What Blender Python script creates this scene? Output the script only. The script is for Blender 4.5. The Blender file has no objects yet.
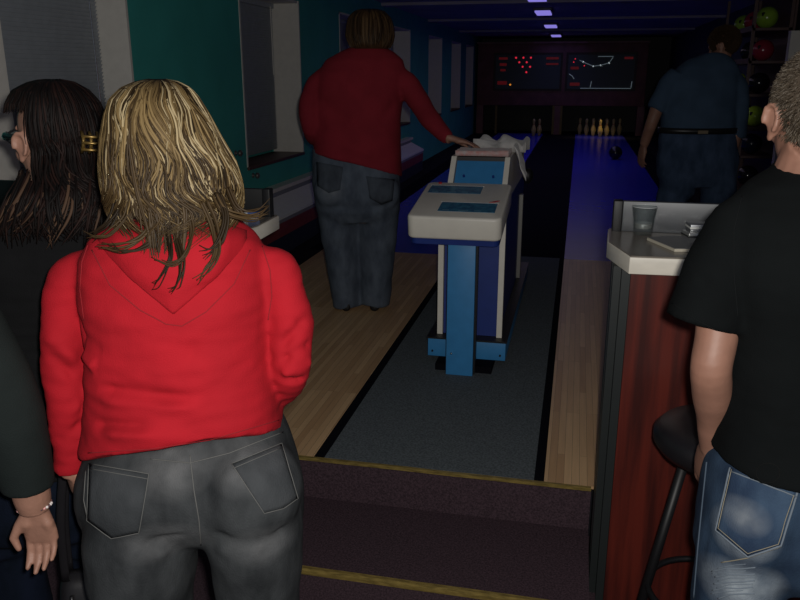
import bpy, bmesh, math, random
import numpy as np
from mathutils import Vector, Matrix, noise
from mathutils.bvhtree import BVHTree
random.seed(7); RNG = np.random.default_rng(7)
S = bpy.context.scene
COL = S.collection
V = Vector
# ------------------------------------------------------------------ camera numbers
F = 778.0; PITCH = math.radians(16.2); YAW = math.radians(12.6); H = 1.66
CY, SY = math.cos(YAW), math.sin(YAW); CP, SP = math.cos(PITCH), math.sin(PITCH)
LF = .29            # height of the lane floor above the lower floor

def hray(px, py):
    x = (px-400)/F; y = -(py-300)/F
    return V((x, CP+y*SP, -SP+y*CP))
def P(px, py, fw):               # point in heading frame (right, forward, z) at forward distance fw
    d = hray(px, py); d = d*(fw/d.y); return V((d.x, d.y, H+d.z))
def depth(py, fw):
    d = hray(400, py); return fw/d.y
def pxm(n, py, fw): return n*depth(py, fw)/F      # pixels -> metres there
def h2w(p): return V((p[0]*CY-p[1]*SY, p[0]*SY+p[1]*CY, p[2]))

# ------------------------------------------------------------------ materials
def srgb(r, g, b):
    f = lambda c: ((c/255)/12.92 if c/255 <= .04045 else (((c/255)+.055)/1.055)**2.4)
    return (f(r), f(g), f(b), 1)
MATS = {}
def mat(name, col, rough=.7, metal=0, spec=.5, noise_amt=0, noise_scale=20, stretch=(1,1,1), bump=0, bump_scale=200, emit=None, emit_s=0, col2=None, trans=0, coat=0, sheen=0, ramp=(.35,.65), attr=None):
    if name in MATS: return MATS[name]
    m = bpy.data.materials.new(name); m.use_nodes = True
    n = m.node_tree.nodes; l = m.node_tree.links
    b = n['Principled BSDF']
    b.inputs['Base Color'].default_value = col
    b.inputs['Roughness'].default_value = rough; b.inputs['Metallic'].default_value = metal
    b.inputs['Specular IOR Level'].default_value = spec
    b.inputs['Transmission Weight'].default_value = trans
    b.inputs['Coat Weight'].default_value = coat
    b.inputs['Sheen Weight'].default_value = sheen
    if emit: b.inputs['Emission Color'].default_value = emit; b.inputs['Emission Strength'].default_value = emit_s
    tc = n.new('ShaderNodeTexCoord'); mp = n.new('ShaderNodeMapping'); mp.inputs['Scale'].default_value = stretch
    l.new(tc.outputs['Object'], mp.inputs['Vector'])
    if attr:
        a = n.new('ShaderNodeAttribute'); a.attribute_name = attr
        l.new(a.outputs['Color'], b.inputs['Base Color'])
    elif noise_amt or col2:
        t = n.new('ShaderNodeTexNoise'); t.inputs['Scale'].default_value = noise_scale; t.inputs['Detail'].default_value = 5
        l.new(mp.outputs[0], t.inputs['Vector'])
        r = n.new('ShaderNodeValToRGB'); r.color_ramp.elements[0].position = ramp[0]; r.color_ramp.elements[1].position = ramp[1]
        if col2 is None:
            k = 1-noise_amt; col2 = (col[0]*k, col[1]*k, col[2]*k, 1)
        r.color_ramp.elements[0].color = col2; r.color_ramp.elements[1].color = col
        l.new(t.outputs['Fac'], r.inputs['Fac']); l.new(r.outputs['Color'], b.inputs['Base Color'])
    if bump:
        t2 = n.new('ShaderNodeTexNoise'); t2.inputs['Scale'].default_value = bump_scale; t2.inputs['Detail'].default_value = 3
        l.new(mp.outputs[0], t2.inputs['Vector'])
        bp = n.new('ShaderNodeBump'); bp.inputs['Strength'].default_value = bump; bp.inputs['Distance'].default_value = .004
        l.new(t2.outputs['Fac'], bp.inputs['Height']); l.new(bp.outputs['Normal'], b.inputs['Normal'])
    MATS[name] = m
    return m
def plank_mat(name, c1, c2, c3):
    m = bpy.data.materials.new(name); m.use_nodes = True
    n = m.node_tree.nodes; l = m.node_tree.links; b = n['Principled BSDF']
    tc = n.new('ShaderNodeTexCoord'); mp = n.new('ShaderNodeMapping'); mp.inputs['Rotation'].default_value = (0, 0, math.pi/2)
    l.new(tc.outputs['Object'], mp.inputs['Vector'])
    br = n.new('ShaderNodeTexBrick'); br.inputs['Scale'].default_value = 1; br.inputs['Brick Width'].default_value = .62; br.inputs['Row Height'].default_value = .027
    br.inputs['Mortar Size'].default_value = .0006; br.inputs['Color1'].default_value = c1; br.inputs['Color2'].default_value = c2; br.inputs['Mortar'].default_value = c3
    br.offset = .37; br.offset_frequency = 3; br.squash = 1
    l.new(mp.outputs[0], br.inputs['Vector'])
    t = n.new('ShaderNodeTexNoise'); t.inputs['Scale'].default_value = 6; t.inputs['Detail'].default_value = 6
    mp2 = n.new('ShaderNodeMapping'); mp2.inputs['Scale'].default_value = (14, .8, 1); l.new(tc.outputs['Object'], mp2.inputs['Vector']); l.new(mp2.outputs[0], t.inputs['Vector'])
    mx = n.new('ShaderNodeMix'); mx.data_type = 'RGBA'; mx.blend_type = 'MULTIPLY'; mx.inputs['Factor'].default_value = .5
    l.new(br.outputs['Color'], mx.inputs['A']); l.new(t.outputs['Color'], mx.inputs['B'])
    r = n.new('ShaderNodeValToRGB'); r.color_ramp.elements[0].color = (.55,.55,.55,1); r.color_ramp.elements[1].color = (1.2,1.2,1.2,1)
    l.new(t.outputs['Fac'], r.inputs['Fac']); l.new(r.outputs['Color'], mx.inputs['B'])
    l.new(mx.outputs['Result'], b.inputs['Base Color']); b.inputs['Roughness'].default_value = .35
    MATS[name] = m; return m

# ------------------------------------------------------------------ mesh collector
class MB:
    def __init__(s): s.v = []; s.f = []; s.c = []
    def add(s, vs, fs, c=None):
        o = len(s.v); s.v += [tuple(v) for v in vs]; s.f += [tuple(i+o for i in f) for f in fs]
        if c is not None: s.c += [c]*len(vs)
        return s
    def box(s, a, b):
        x0,y0,z0 = a; x1,y1,z1 = b
        return s.add([(x0,y0,z0),(x1,y0,z0),(x1,y1,z0),(x0,y1,z0),(x0,y0,z1),(x1,y0,z1),(x1,y1,z1),(x0,y1,z1)],
              [(0,3,2,1),(4,5,6,7),(0,1,5,4),(1,2,6,5),(2,3,7,6),(3,0,4,7)])
    def prism(s, poly, z0, z1):
        n = len(poly)
        return s.add([(x,y,z0) for x,y in poly]+[(x,y,z1) for x,y in poly],
              [tuple(range(n))[::-1], tuple(range(n,2*n))]+[(i,(i+1)%n,(i+1)%n+n,i+n) for i in range(n)])
    def prism_x(s, poly, x0, x1):      # poly in (y,z)
        n = len(poly)
        return s.add([(x0,y,z) for y,z in poly]+[(x1,y,z) for y,z in poly],
              [tuple(range(n)), tuple(range(n,2*n))[::-1]]+[(i,i+n,(i+1)%n+n,(i+1)%n) for i in range(n)])
    def rings(s, R, c=None, cap=True):
        n = len(R[0]); vs = [p for r in R for p in r]; fs = []
        for i in range(len(R)-1):
            for k in range(n):
                a = i*n+k; b = i*n+(k+1)%n
                fs.append((a,b,b+n,a+n))
        if cap:
            fs.append(tuple(range(n))[::-1]); fs.append(tuple(range((len(R)-1)*n, len(R)*n)))
        return s.add(vs, fs, c)
    def tube(s, pts, ra, rb=None, n=16, ref=(1,0,0), c=None, exp=2.0, smooth=0):
        pts = [V(p) for p in pts]; m = len(pts)
        if not hasattr(ra, '__len__'): ra = [ra]*m
        rb = ra if rb is None else (rb if hasattr(rb, '__len__') else [rb]*m)
        if smooth:
            pts, ra, rb = catmull(pts, ra, rb, smooth); m = len(pts)
        R = []; side = None; ref = V(ref)
        for i in range(m):
            t = (pts[min(i+1,m-1)]-pts[max(i-1,0)])
            if t.length < 1e-9: t = V((0,0,1))
            t.normalize()
            base = ref if side is None else side
            sd = base-t*base.dot(t)
            if sd.length < 1e-4: sd = V((0,1,0))-t*t.y
            sd.normalize(); side = sd; up = t.cross(sd)
            ring = []
            for k in range(n):
                a = 2*math.pi*k/n; ca, sa = math.cos(a), math.sin(a)
                e = 2/exp
                ring.append(pts[i]+sd*(ra[i]*math.copysign(abs(ca)**e, ca))+up*(rb[i]*math.copysign(abs(sa)**e, sa)))
            R.append(ring)
        return s.rings(R, c)
    def ell(s, c, r, rot=None, n=20, m=12):
        c = V(c); R = []
        rm = rot if rot is not None else Matrix.Identity(3)
        vs = [c+rm@V((0,0,-r[2]))]
        for j in range(1, m):
            ph = -math.pi/2+math.pi*j/m
            for k in range(n):
                a = 2*math.pi*k/n
                vs.append(c+rm@V((r[0]*math.cos(ph)*math.cos(a), r[1]*math.cos(ph)*math.sin(a), r[2]*math.sin(ph))))
        vs.append(c+rm@V((0,0,r[2]))); fs = []
        for k in range(n): fs.append((0, 1+(k+1)%n, 1+k))
        for j in range(m-2):
            for k in range(n):
                a = 1+j*n+k; b = 1+j*n+(k+1)%n; fs.append((a,b,b+n,a+n))
        L = len(vs)-1; o = 1+(m-2)*n
        for k in range(n): fs.append((L, o+k, o+(k+1)%n))
        return s.add(vs, fs)
    def lathe(s, prof, c=(0,0,0), n=32):
        R = [[(c[0]+r*math.cos(2*math.pi*k/n), c[1]+r*math.sin(2*math.pi*k/n), c[2]+z) for k in range(n)] for r,z in prof]
        return s.rings(R)
    def hring(s, spec, n=40, exp=2.3):
        """horizontal rings: (cx,cy,z,rx,ry,tiltx,tilty)"""
        R = []
        for q in spec:
            cx,cy,z,rx,ry = q[:5]; tx = q[5] if len(q)>5 else 0; ty = q[6] if len(q)>6 else 0
            ring = []
            for k in range(n):
                a = 2*math.pi*k/n; ca, sa = math.cos(a), math.sin(a); e = 2/exp
                ux = math.copysign(abs(ca)**e, ca); uy = math.copysign(abs(sa)**e, sa)
                ring.append(V((cx+rx*ux, cy+ry*uy, z+tx*ux+ty*uy)))
            R.append(ring)
        if R[0][0].z > R[-1][0].z: R = R[::-1]
        return s.rings(R)
    def build(s, name, m, parent=None, smooth=False, bevel=0, remesh=0, sm_it=4, disp=None, subsurf=0, loc=None):
        me = bpy.data.meshes.new(name); me.from_pydata(s.v, [], s.f)
        if s.c and len(s.c) == len(s.v):
            ca = me.color_attributes.new('tint', 'FLOAT_COLOR', 'POINT')
            ca.data.foreach_set('color', np.array(s.c, dtype=np.float32).ravel())
        bm = bmesh.new(); bm.from_mesh(me); bmesh.ops.recalc_face_normals(bm, faces=bm.faces[:]); bm.to_mesh(me); bm.free()
        o = bpy.data.objects.new(name, me); COL.objects.link(o)
        if remesh:
            r = o.modifiers.new('r','REMESH'); r.mode = 'VOXEL'; r.voxel_size = remesh
            if sm_it: q = o.modifiers.new('s','SMOOTH'); q.factor = .5; q.iterations = sm_it
        elif bevel:
            bv = o.modifiers.new('b','BEVEL'); bv.width = bevel; bv.segments = 3; bv.limit_method = 'ANGLE'; bv.angle_limit = math.radians(40)
        if subsurf:
            q = o.modifiers.new('ss','SUBSURF'); q.levels = subsurf; q.render_levels = subsurf
        if o.modifiers:
            bpy.context.view_layer.update()
            dg = bpy.context.evaluated_depsgraph_get(); ev = o.evaluated_get(dg)
            me2 = bpy.data.meshes.new_from_object(ev); o.modifiers.clear(); o.data = me2; bpy.data.meshes.remove(me); me = me2; me.name = name
        if disp:
            n_ = len(me.vertices); co = np.empty(n_*3, dtype=np.float32); no = np.empty(n_*3, dtype=np.float32)
            me.vertices.foreach_get('co', co); me.vertex_normals.foreach_get('vector', no)
            co = co.reshape(-1,3); no = no.reshape(-1,3)
            co = co+no*disp(co, no)[:,None]
            me.vertices.foreach_set('co', co.astype(np.float32).ravel()); me.update()
        me.materials.clear(); me.materials.append(m)
        if smooth or remesh or subsurf: me.polygons.foreach_set('use_smooth', [True]*len(me.polygons))
        if bevel and not smooth:
            me.polygons.foreach_set('use_smooth', [True]*len(me.polygons)); 
            try: me.set_sharp_from_angle(angle=math.radians(35))
            except Exception: pass
        if parent is not None: o.parent = parent
        if loc is not None: o.location = loc
        return o
def catmull(pts, ra, rb, k):
    P_, A, B = [], [], []
    n = len(pts)
    for i in range(n-1):
        p0,p1,p2,p3 = pts[max(i-1,0)],pts[i],pts[i+1],pts[min(i+2,n-1)]
        for j in range(k):
            t = j/k
            P_.append(.5*((2*p1)+(p2-p0)*t+(2*p0-5*p1+4*p2-p3)*t*t+(3*p1-p0-3*p2+p3)*t**3))
            u = t*t*(3-2*t); A.append(ra[i]*(1-u)+ra[i+1]*u); B.append(rb[i]*(1-u)+rb[i+1]*u)
    P_.append(pts[-1]); A.append(ra[-1]); B.append(rb[-1])
    return P_, A, B

def empty(name, loc=(0,0,0), rz=0):
    o = bpy.data.objects.new(name, None); o.empty_display_size = .1; COL.objects.link(o); o.location = loc; o.rotation_euler = (0,0,rz); return o
def tag(o, label, cat, group=None, kind=None):
    o['label'] = label; o['category'] = cat
    if group: o['group'] = group
    if kind: o['kind'] = kind
    return o
def struct(o, label=None, cat=None):
    o['kind'] = 'structure'
    if label: o['label'] = label
    if cat: o['category'] = cat
    return o

# ------------------------------------------------------------------ palette
M_teal = mat('teal_paint', (.055,.40,.36,1), .75, noise_amt=.12, noise_scale=3)
M_white = mat('white_paint', (.74,.71,.65,1), .6, noise_amt=.06)
M_blind = mat('blind_slat', (.38,.41,.45,1), .6, noise_amt=.1)
M_ceil = mat('ceiling_blue', (.34,.31,.40,1), .8, noise_amt=.2, noise_scale=2)
M_dark = mat('dark_floor', (.016,.016,.02,1), .9, spec=.1, noise_amt=.3)
M_black = mat('black_paint', (.006,.006,.007,1), .5)
M_purple = mat('purple_carpet', (.080,.050,.062,1), .95, spec=.1, col2=(.038,.025,.031,1), noise_scale=160, bump=.5, bump_scale=300)
M_grey = mat('grey_carpet', (.145,.165,.178,1), .95, spec=.1, col2=(.075,.088,.096,1), noise_scale=140, bump=.5, bump_scale=350)
M_gold = mat('brass_strip', (.42,.30,.085,1), .45, metal=.3, noise_amt=.5, noise_scale=25, stretch=(1,4,4))
M_wood = plank_mat('maple_planks', (.72,.47,.25,1), (.52,.31,.155,1), (.22,.13,.065,1))
M_lane = mat('blue_lane', (.034,.042,.50,1), .22, noise_amt=.1, noise_scale=4)
M_gutter = mat('gutter_black', (.005,.005,.008,1), .95, spec=.05)
M_slab = mat('cream_laminate', (.84,.78,.67,1), .35, noise_amt=.10, noise_scale=14, stretch=(1,1,3))
M_slabtop = mat('taupe_dimmed_laminate', (.20,.175,.145,1), .22, noise_amt=.1, noise_scale=8)  # top coloured darker than its edge, dimness of the grazing flash included
M_mahog = mat('mahogany', (.125,.017,.010,1), .4, col2=(.048,.008,.006,1), noise_scale=7, stretch=(4,4,.25), ramp=(.38,.62))
M_metal = mat('brushed_metal', (.42,.43,.45,1), .4, metal=.9, noise_amt=.2, noise_scale=30)
M_grey_up = mat('grey_upstand', (.075,.080,.088,1), .4, metal=.1, noise_amt=.15, noise_scale=20)
M_chrome = mat('chrome', (.7,.7,.7,1), .15, metal=1)
M_silver = mat('silver_foil', (.6,.6,.58,1), .25, metal=.8)
M_glass = bpy.data.materials.new('clear_glass'); M_glass.use_nodes = True
_n = M_glass.node_tree.nodes; _l = M_glass.node_tree.links; _n.remove(_n['Principled BSDF'])
_t = _n.new('ShaderNodeBsdfTransparent'); _t.inputs['Color'].default_value = (.94,.955,.955,1)
_g = _n.new('ShaderNodeBsdfGlossy'); _g.inputs['Roughness'].default_value = .16; _lw = _n.new('ShaderNodeLayerWeight'); _lw.inputs['Blend'].default_value = .3; _f = _n.new('ShaderNodeMath'); _f.operation = 'MULTIPLY'; _f.inputs[1].default_value = .45; _l.new(_lw.outputs['Facing'],_f.inputs[0])
_m = _n.new('ShaderNodeMixShader'); _l.new(_f.outputs[0],_m.inputs[0]); _l.new(_t.outputs[0],_m.inputs[1]); _l.new(_g.outputs[0],_m.inputs[2]); _l.new(_m.outputs[0],_n['Material Output'].inputs['Surface'])
M_vinyl = mat('black_vinyl', (.012,.011,.013,1), .38, noise_amt=.2, noise_scale=12)
M_skin = mat('skin', (.36,.185,.13,1), .55, noise_amt=.14, noise_scale=25, bump=.15, bump_scale=150)
M_skin2 = mat('skin_warm', (.29,.145,.10,1), .55, noise_amt=.14, noise_scale=25)
M_eye = mat('eye_white', (.75,.73,.7,1), .2)
M_gcream = mat('cream_plastic', (.82,.78,.69,1), .4, noise_amt=.04)
M_lblue = mat('light_blue_panel', (.045,.25,.55,1), .45, noise_amt=.08)
M_dblue = mat('dark_blue_panel', (.014,.04,.24,1), .5, noise_amt=.1)
M_lcd = mat('lcd_window', (.05,.23,.36,1), .25, col2=(.025,.12,.24,1), noise_scale=40)
M_red = mat('red_plastic', (.45,.02,.03,1), .4)
M_brown = mat('dark_brown_panel', (.24,.085,.085,1), .5, noise_amt=.3, noise_scale=4)
M_paper = mat('white_paper', (.6,.6,.58,1), .7)

# ------------------------------------------------------------------ SETTING
mb = MB().box((-3.2,-1.2,-.06),(3.4,2.66,0)); struct(mb.build('floor', M_purple), 'dark purple carpeted lower floor in front of the steps', 'floor')
# steps between the counters
struct(MB().box((-1.02,2.025,.0),(.12,2.475,.143)).build('floor_step', M_purple), 'purple carpeted step edged in brass below the lanes', 'step')
mb = MB().box((-1.02,2.46,0),(.12,2.70,.28)).box((-2.75,2.64,0),(2.35,20.6,.28)); struct(mb.build('floor_platform', M_dark), 'dark raised platform carrying the lanes', 'floor')
def nosing(name, y, z, lab):
    m_ = MB(); N=24; R=[]
    for i in range(N+1):
        x = -1.02+1.14*i/N; w = .002*noise.noise(V((x*6,y,0)))
        R.append([(x,y-.010+w,z-.010),(x,y-.012+w,z+.003),(x,y+.0+w,z+.006),(x,y+.014+w,z+.005),(x,y+.014,z-.001),(x,y-.002,z-.010)])
    m_.rings(R); struct(m_.build(name, M_gold), lab, 'trim')
nosing('trim_1', 2.467, .29, 'upper brass step nosing at the edge of the lanes'); nosing('trim_2', 2.02, .145, 'lower brass step nosing on the purple step')
# riser of upper step
struct(MB().box((-1.02,2.452,.143),(.12,2.4605,.29)).build('floor_riser', M_purple), 'purple carpeted riser under the upper brass nosing', 'riser')
# approach boards, lanes, carpet
def slab(name, x0, x1, y0, y1, m, lab, cat, z1=LF, z0=.28): 
    o = MB().box((x0,y0,z0),(x1,y1,z1)).build(name, m); return struct(o, lab, cat)
slab('floor_carpet', -.845, -.075, 2.49, 6.0, M_grey, 'dark grey carpet strip under the ball return', 'carpet', .291)
slab('floor_boards', -1.96, -.885, 2.49, 5.93, M_wood, 'left approach of maple boards beside the grey carpet', 'floor boards', .2905)
slab('floor_boards.001', -.04, 1.06, 2.49, 5.98, M_wood, 'right approach of maple boards beside the counter', 'floor boards', .2905)
slab('trim_3', -.885, -.845, 2.49, 5.93, M_gutter, 'black edging left of the grey carpet', 'trim', .2907)
slab('trim_4', -.075, -.04, 2.49, 5.98, M_gutter, 'black edging right of the grey carpet', 'trim', .2907)
slab('floor_lane', -1.86, -.80, 5.93, 19.3, M_lane, 'blue bowling lane on the left', 'lane')
slab('floor_lane.001', -.04, 1.03, 5.98, 19.3, M_lane, 'blue bowling lane on the right', 'lane')
slab('trim_5', -.80, -.04, 6.0, 19.3, M_gutter, 'black gutters and divider between the blue lanes', 'gutter', .286)
slab('trim_6', 1.03, 1.33, 5.98, 19.3, M_gutter, 'black gutter right of the right blue lane', 'gutter', .286)
slab('trim_7', -2.08, -1.86, 5.93, 19.3, M_gutter, 'black gutter left of the left blue lane', 'gutter', .286)
# ceiling, right wall, back wall
struct(MB().box((-2.75,1.5,2.5),(2.4,20.6,2.6)).build('ceiling', M_ceil), 'dim blue ceiling above the lanes', 'ceiling')
for i, y in enumerate((7.4, 9.9, 13.0, 16.4)):
    struct(MB().box((-2.45,y,2.465),(2.05,y+.22,2.5)).build('trim_%d' % (8+i), M_ceil), 'shallow %s ceiling beam' % ('nearest','second','third','farthest')[i], 'beam')
M_rwall = mat('right_wall_paint', (.045,.06,.085,1), .8, noise_amt=.15, noise_scale=3)
struct(MB().box((2.05,2.66,0),(2.2,20.6,2.5)).build('wall_right', M_rwall), 'dark blue right wall behind the ball rack', 'wall')
struct(MB().box((-2.6,20.4,0),(2.2,20.6,2.5)).build('wall_back', M_black), 'black wall behind the pins', 'wall')
# pale post on the right wall
struct(MB().box((1.90,8.32,.28),(2.05,8.42,2.05)).build('trim_12', M_white), 'pale door jamb on the right wall', 'trim')
# left wall with window recesses
WX = -2.45; WD = .235
wins = [(3.06,4.09),(5.60,6.87),(8.1,9.25),(10.35,11.6),(13.1,14.35),(15.5,16.65),(17.5,18.65)]
mb = MB(); y = .2; SILL, HEAD = .95, 2.27
for a, b in wins:
    WD_ = .165 if a < 4 else WD
    mb.box((WX-.4,y,0),(WX,a,2.5)); mb.box((WX-.4,a,0),(WX,b,SILL)); mb.box((WX-.4,a,HEAD),(WX,b,2.5)); mb.box((WX-.4,a,SILL),(WX-WD_-.06,b,HEAD)); y = b
mb.box((WX-.4,y,0),(WX,20.6,2.5))
struct(mb.build('wall_left', M_teal), 'dark teal left wall pierced by window recesses', 'wall')
pos = ['beside the dark haired woman','between the blonde woman and the far woman in red','behind the far woman in red','first past the far woman in red','second past the far woman in red','third past the far woman in red','nearest the pins']
for i, (a, b) in enumerate(wins):
    WD = .165 if i == 0 else .235
    root = empty('window_%d' % (i+1), (WX, (a+b)/2, SILL)); struct(root, 'blind covered window recess '+pos[i], 'window')
    c = (a+b)/2
    m_ = MB().box((-WD-.04, b-c-.02, .0),(.012, b-c, HEAD-SILL)).box((-WD-.04, a-c, .0),(.004, a-c+.02, HEAD-SILL)).box((-WD-.04,a-c,HEAD-SILL-.02),(.004,b-c,HEAD-SILL))
    if i == 0: m_.box((0.0,a-c-.13,0),(.012,a-c-.0,HEAD-SILL+.1))
    m_.build('window_frame', M_white, root)
    M_sill = mat('sill_brown', (.10,.045,.035,1), .5, noise_amt=.2)
    MB().box((-WD-.04,a-c,-.0),(.02,b-c,.025)).build('window_sill', M_sill, root, bevel=.003)
    bl = MB(); nsl = 60
    for k in range(nsl):
        z = .06+(HEAD-SILL-.12)*k/(nsl-1)
        bl.add([(-WD-.008,a-c+.03,z-.011),(-WD+.006,a-c+.03,z+.010),(-WD+.006,b-c-.025,z+.010),(-WD-.008,b-c-.025,z-.011),
                (-WD-.010,a-c+.03,z-.010),(-WD+.004,a-c+.03,z+.011),(-WD+.004,b-c-.025,z+.011),(-WD-.010,b-c-.025,z-.010)],
               [(0,1,2,3),(7,6,5,4),(0,4,5,1),(1,5,6,2),(2,6,7,3),(3,7,4,0)])
    bl.box((-WD-.02,a-c+.025,HEAD-SILL-.06),(-WD+.02,b-c-.025,HEAD-SILL-.02))
    bl.build('blind', M_blind, root)
    if i < 2:
        MB().tube([(-WD+.03,b-c-.13,HEAD-SILL-.05),(-WD+.03,b-c-.12,.55 if i==0 else .7)],.004,n=8).build('blind_wand', M_chrome if i==0 else M_white, root)
# wall hooks
for (y, z, lab) in ((5.40,1.10,'small dark coat peg left of the second window'),(5.70,.90,'small pale coat peg under the second window sill')):
    r = empty('coat_peg', (WX, y, z)); tag(r, lab, 'peg')
    MB().lathe([(.02,0),(.02,.006),(.008,.008),(.008,.025),(.022,.03),(.024,.045),(.012,.055)],n=16).build('peg_head', mat('knob_metal',(.14,.13,.13,1),.4,metal=.5), r, smooth=True).rotation_euler=(0,math.pi/2,0)

# long low ledge along the left wall
led = empty('wall_bench', (-2.25, 8, LF)); tag(led, 'long low bench with white slanting panels along the teal wall', 'bench')
Y0, Y1 = -3.5, 3.4
def extr(prof, name, m): 
    m_ = MB(); n = len(prof)
    m_.add([(x,Y0,z) for x,z in prof]+[(x,Y1,z) for x,z in prof], [tuple(range(n)),tuple(range(n,2*n))[::-1]]+[(i,i+n,(i+1)%n+n,(i+1)%n) for i in range(n)])
    return m_.build(name, m, led)
z_ = lambda z: z-LF
extr([(-.20,z_(.74)),(-.10,z_(.74)),(-.10,z_(.77)),(-.20,z_(.77))],'cap_rail', M_slab)
extr([(-.20,z_(.29)),(-.13,z_(.29)),(-.13,z_(.735)),(-.20,z_(.735))],'back_board', mat('bench_grey',(.26,.27,.30,1),.6))
extr([(-.125,z_(.695)),(.06,z_(.60)),(.06,z_(.58)),(-.125,z_(.66))],'seat_panel', mat('bench_white',(.85,.85,.86,1),.5,noise_amt=.05))
extr([(-.12,z_(.55)),(.055,z_(.55)),(.055,z_(.575)),(-.12,z_(.655))],'seat_edge', mat('bench_edge',(.26,.26,.28,1),.5))
extr([(-.12,z_(.44)),(.05,z_(.44)),(.05,z_(.548)),(-.12,z_(.548))],'front_board', mat('bench_red',(.26,.045,.045,1),.5,noise_amt=.2))
extr([(-.12,z_(.29)),(.045,z_(.29)),(.045,z_(.438)),(-.12,z_(.438))],'plinth', mat('bench_navy',(.015,.02,.045,1),.6))
# dark round tables / chairs beyond, by far windows
# ceiling lamps
M_lamp = mat('violet_tube', (.2,.15,.4,1), .5, emit=(.30,.25,.85,1), emit_s=.75)
for i,(y,x) in enumerate(((8.6,-.50),(10.6,-.53),(13.4,-.55),(17.0,-.57))):
    pass

# ------------------------------------------------------------------ COUNTERS
def counter(mirror, lab):
    sx = -1 if mirror else 1
    X = lambda x: (-.46+sx*(x+.46))
    r = empty('bar_counter', (X(.9),2.38,0)); tag(r, lab, 'counter'); ox, oy = X(.9), 2.38
    def pr(poly): return [(X(x)-ox, y-oy) for x,y in poly]
    XE = 1.75 if not mirror else 1.40
    MB().prism(pr([(.165,2.218),(XE,2.29),(XE,2.66),(.118,2.632),(.11,2.415)]),1.118,1.166).build('worktop_edge', M_slab, r, bevel=.002)
    MB().prism(pr([(.168,2.222),(XE,2.294),(XE,2.655),(.122,2.628),(.114,2.416)]),1.166,1.170).build('worktop', M_slabtop, r)
    # front panel
    MB().prism(pr([(.175,2.262),(XE-.02,2.335),(XE-.02,2.36),(.175,2.287)]),.0,1.118).build('front_panel', M_mahog, r)
    for (a,b,c,d) in ((.150,2.265,.174,2.30),(.128,2.305,.150,2.345),(.128,2.38,.15,2.45)):
        MB().box((min(X(a),X(c))-ox,b-oy,.0),(max(X(a),X(c))-ox,d-oy,1.118)).build('post', mat('counter_post',(.018,.022,.022,1),.45), r)
    MB().box((min(X(.152),X(XE-.05))-ox,2.365-oy,.0),(max(X(.152),X(XE-.05))-ox,2.45-oy,1.118)).build('carcass', M_black, r)
    # upstand; the left one is coloured black for the shadow it stands in
    MB().box((min(X(.158),X(XE))-ox,2.585-oy,1.170),(max(X(.158),X(XE))-ox,2.605-oy,1.268)).build('upstand', M_grey_up if not mirror else M_black, r, bevel=.002)
    MB().box((min(X(.128),X(.157))-ox,2.575-oy,1.166),(max(X(.128),X(.157))-ox,2.612-oy,1.270)).build('upstand_end', M_black, r, bevel=.003)
    return r
counter(False, 'mahogany fronted counter with cream edged top on the right')
counter(True, 'counter with shadow-black upstand and cream edge behind the blonde woman')

# glass on the counter
g = empty('glass', (.222,2.545,1.1705)); tag(g, 'clear tumbler standing on the right counter', 'glass')
gl = MB(); R=[]; prof=[(.0002,.0),(.027,.0),(.029,.004),(.0325,.045),(.0385,.088),(.0390,.089),(.0375,.089),(.0310,.045),(.0275,.020),(.0002,.017)]
gl.lathe(prof, n=40).build('tumbler', M_glass, g, smooth=True)
MB().lathe([(.0002,.0205),(.0268,.0205),(.0284,.037),(.0002,.037)],n=40).build('drink', mat('pale_drink',(.55,.56,.54,1),.08,trans=.6), g, smooth=False)
R=[(.0384*math.cos(2*math.pi*k/40),.0384*math.sin(2*math.pi*k/40),.089) for k in range(41)]
MB().tube(R,.0009,n=8,ref=(0,0,1)).build('rim', mat('rim_highlight',(.75,.78,.78,1),.1,spec=.8), g, smooth=True)  # pale ring painted as the highlight along the glass edge
# notepad
n1 = empty('folded_menu', (0,0,0)); 
m_ = MB().prism([(.228,2.452),(.292,2.30),(.47,2.335),(.42,2.49),(.30,2.50)],1.1705,1.1785)
o = m_.build('menu_card', mat('cream_card',(.55,.50,.40,1),.6)); bpy.data.objects.remove(n1); tag(o, 'thin cream edged pad with grey top lying on the right counter', 'pad')
MB().prism([(.231,2.453),(.294,2.303),(.468,2.337),(.419,2.488),(.301,2.498)],1.1785,1.1795).build('pad_cover', mat('pad_grey',(.16,.16,.16,1),.5), o)
def packbox(name, c, s, rz, m, lab, cat, group=None):
    o = MB().box((-s[0]/2,-s[1]/2,0),(s[0]/2,s[1]/2,s[2])).build(name, m, bevel=min(s)*.12); o.location = c; o.rotation_euler=(0,0,rz); tag(o, lab, cat, group); return o
a = packbox('flat_case', (.400,2.52,1.1705),(.115,.062,.022), .25, M_silver, 'lower of two silver flat cases stacked on the right counter','case')
MB().box((-.058,-.032,.009),(.058,.032,.013)).build('case_seam', M_black, a)
b = packbox('flat_case', (.405,2.53,1.1927),(.105,.058,.024), .12, M_metal, 'upper of two silver flat cases stacked on the right counter','case')
MB().box((-.053,-.030,.010),(.053,.030,.0155)).build('case_band', mat('white_band',(.8,.8,.75,1),.4), b)
# pack on left counter
c = packbox('cigarette_pack', (-1.105,2.54,1.1705),(.056,.024,.022), .3, M_paper, 'small white and blue pack on the left counter','pack')
MB().box((-.012,-.0126,.003),(.0285,.0126,.0226)).build('blue_panel', mat('pack_blue',(.03,.10,.35,1),.4), c)
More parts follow.
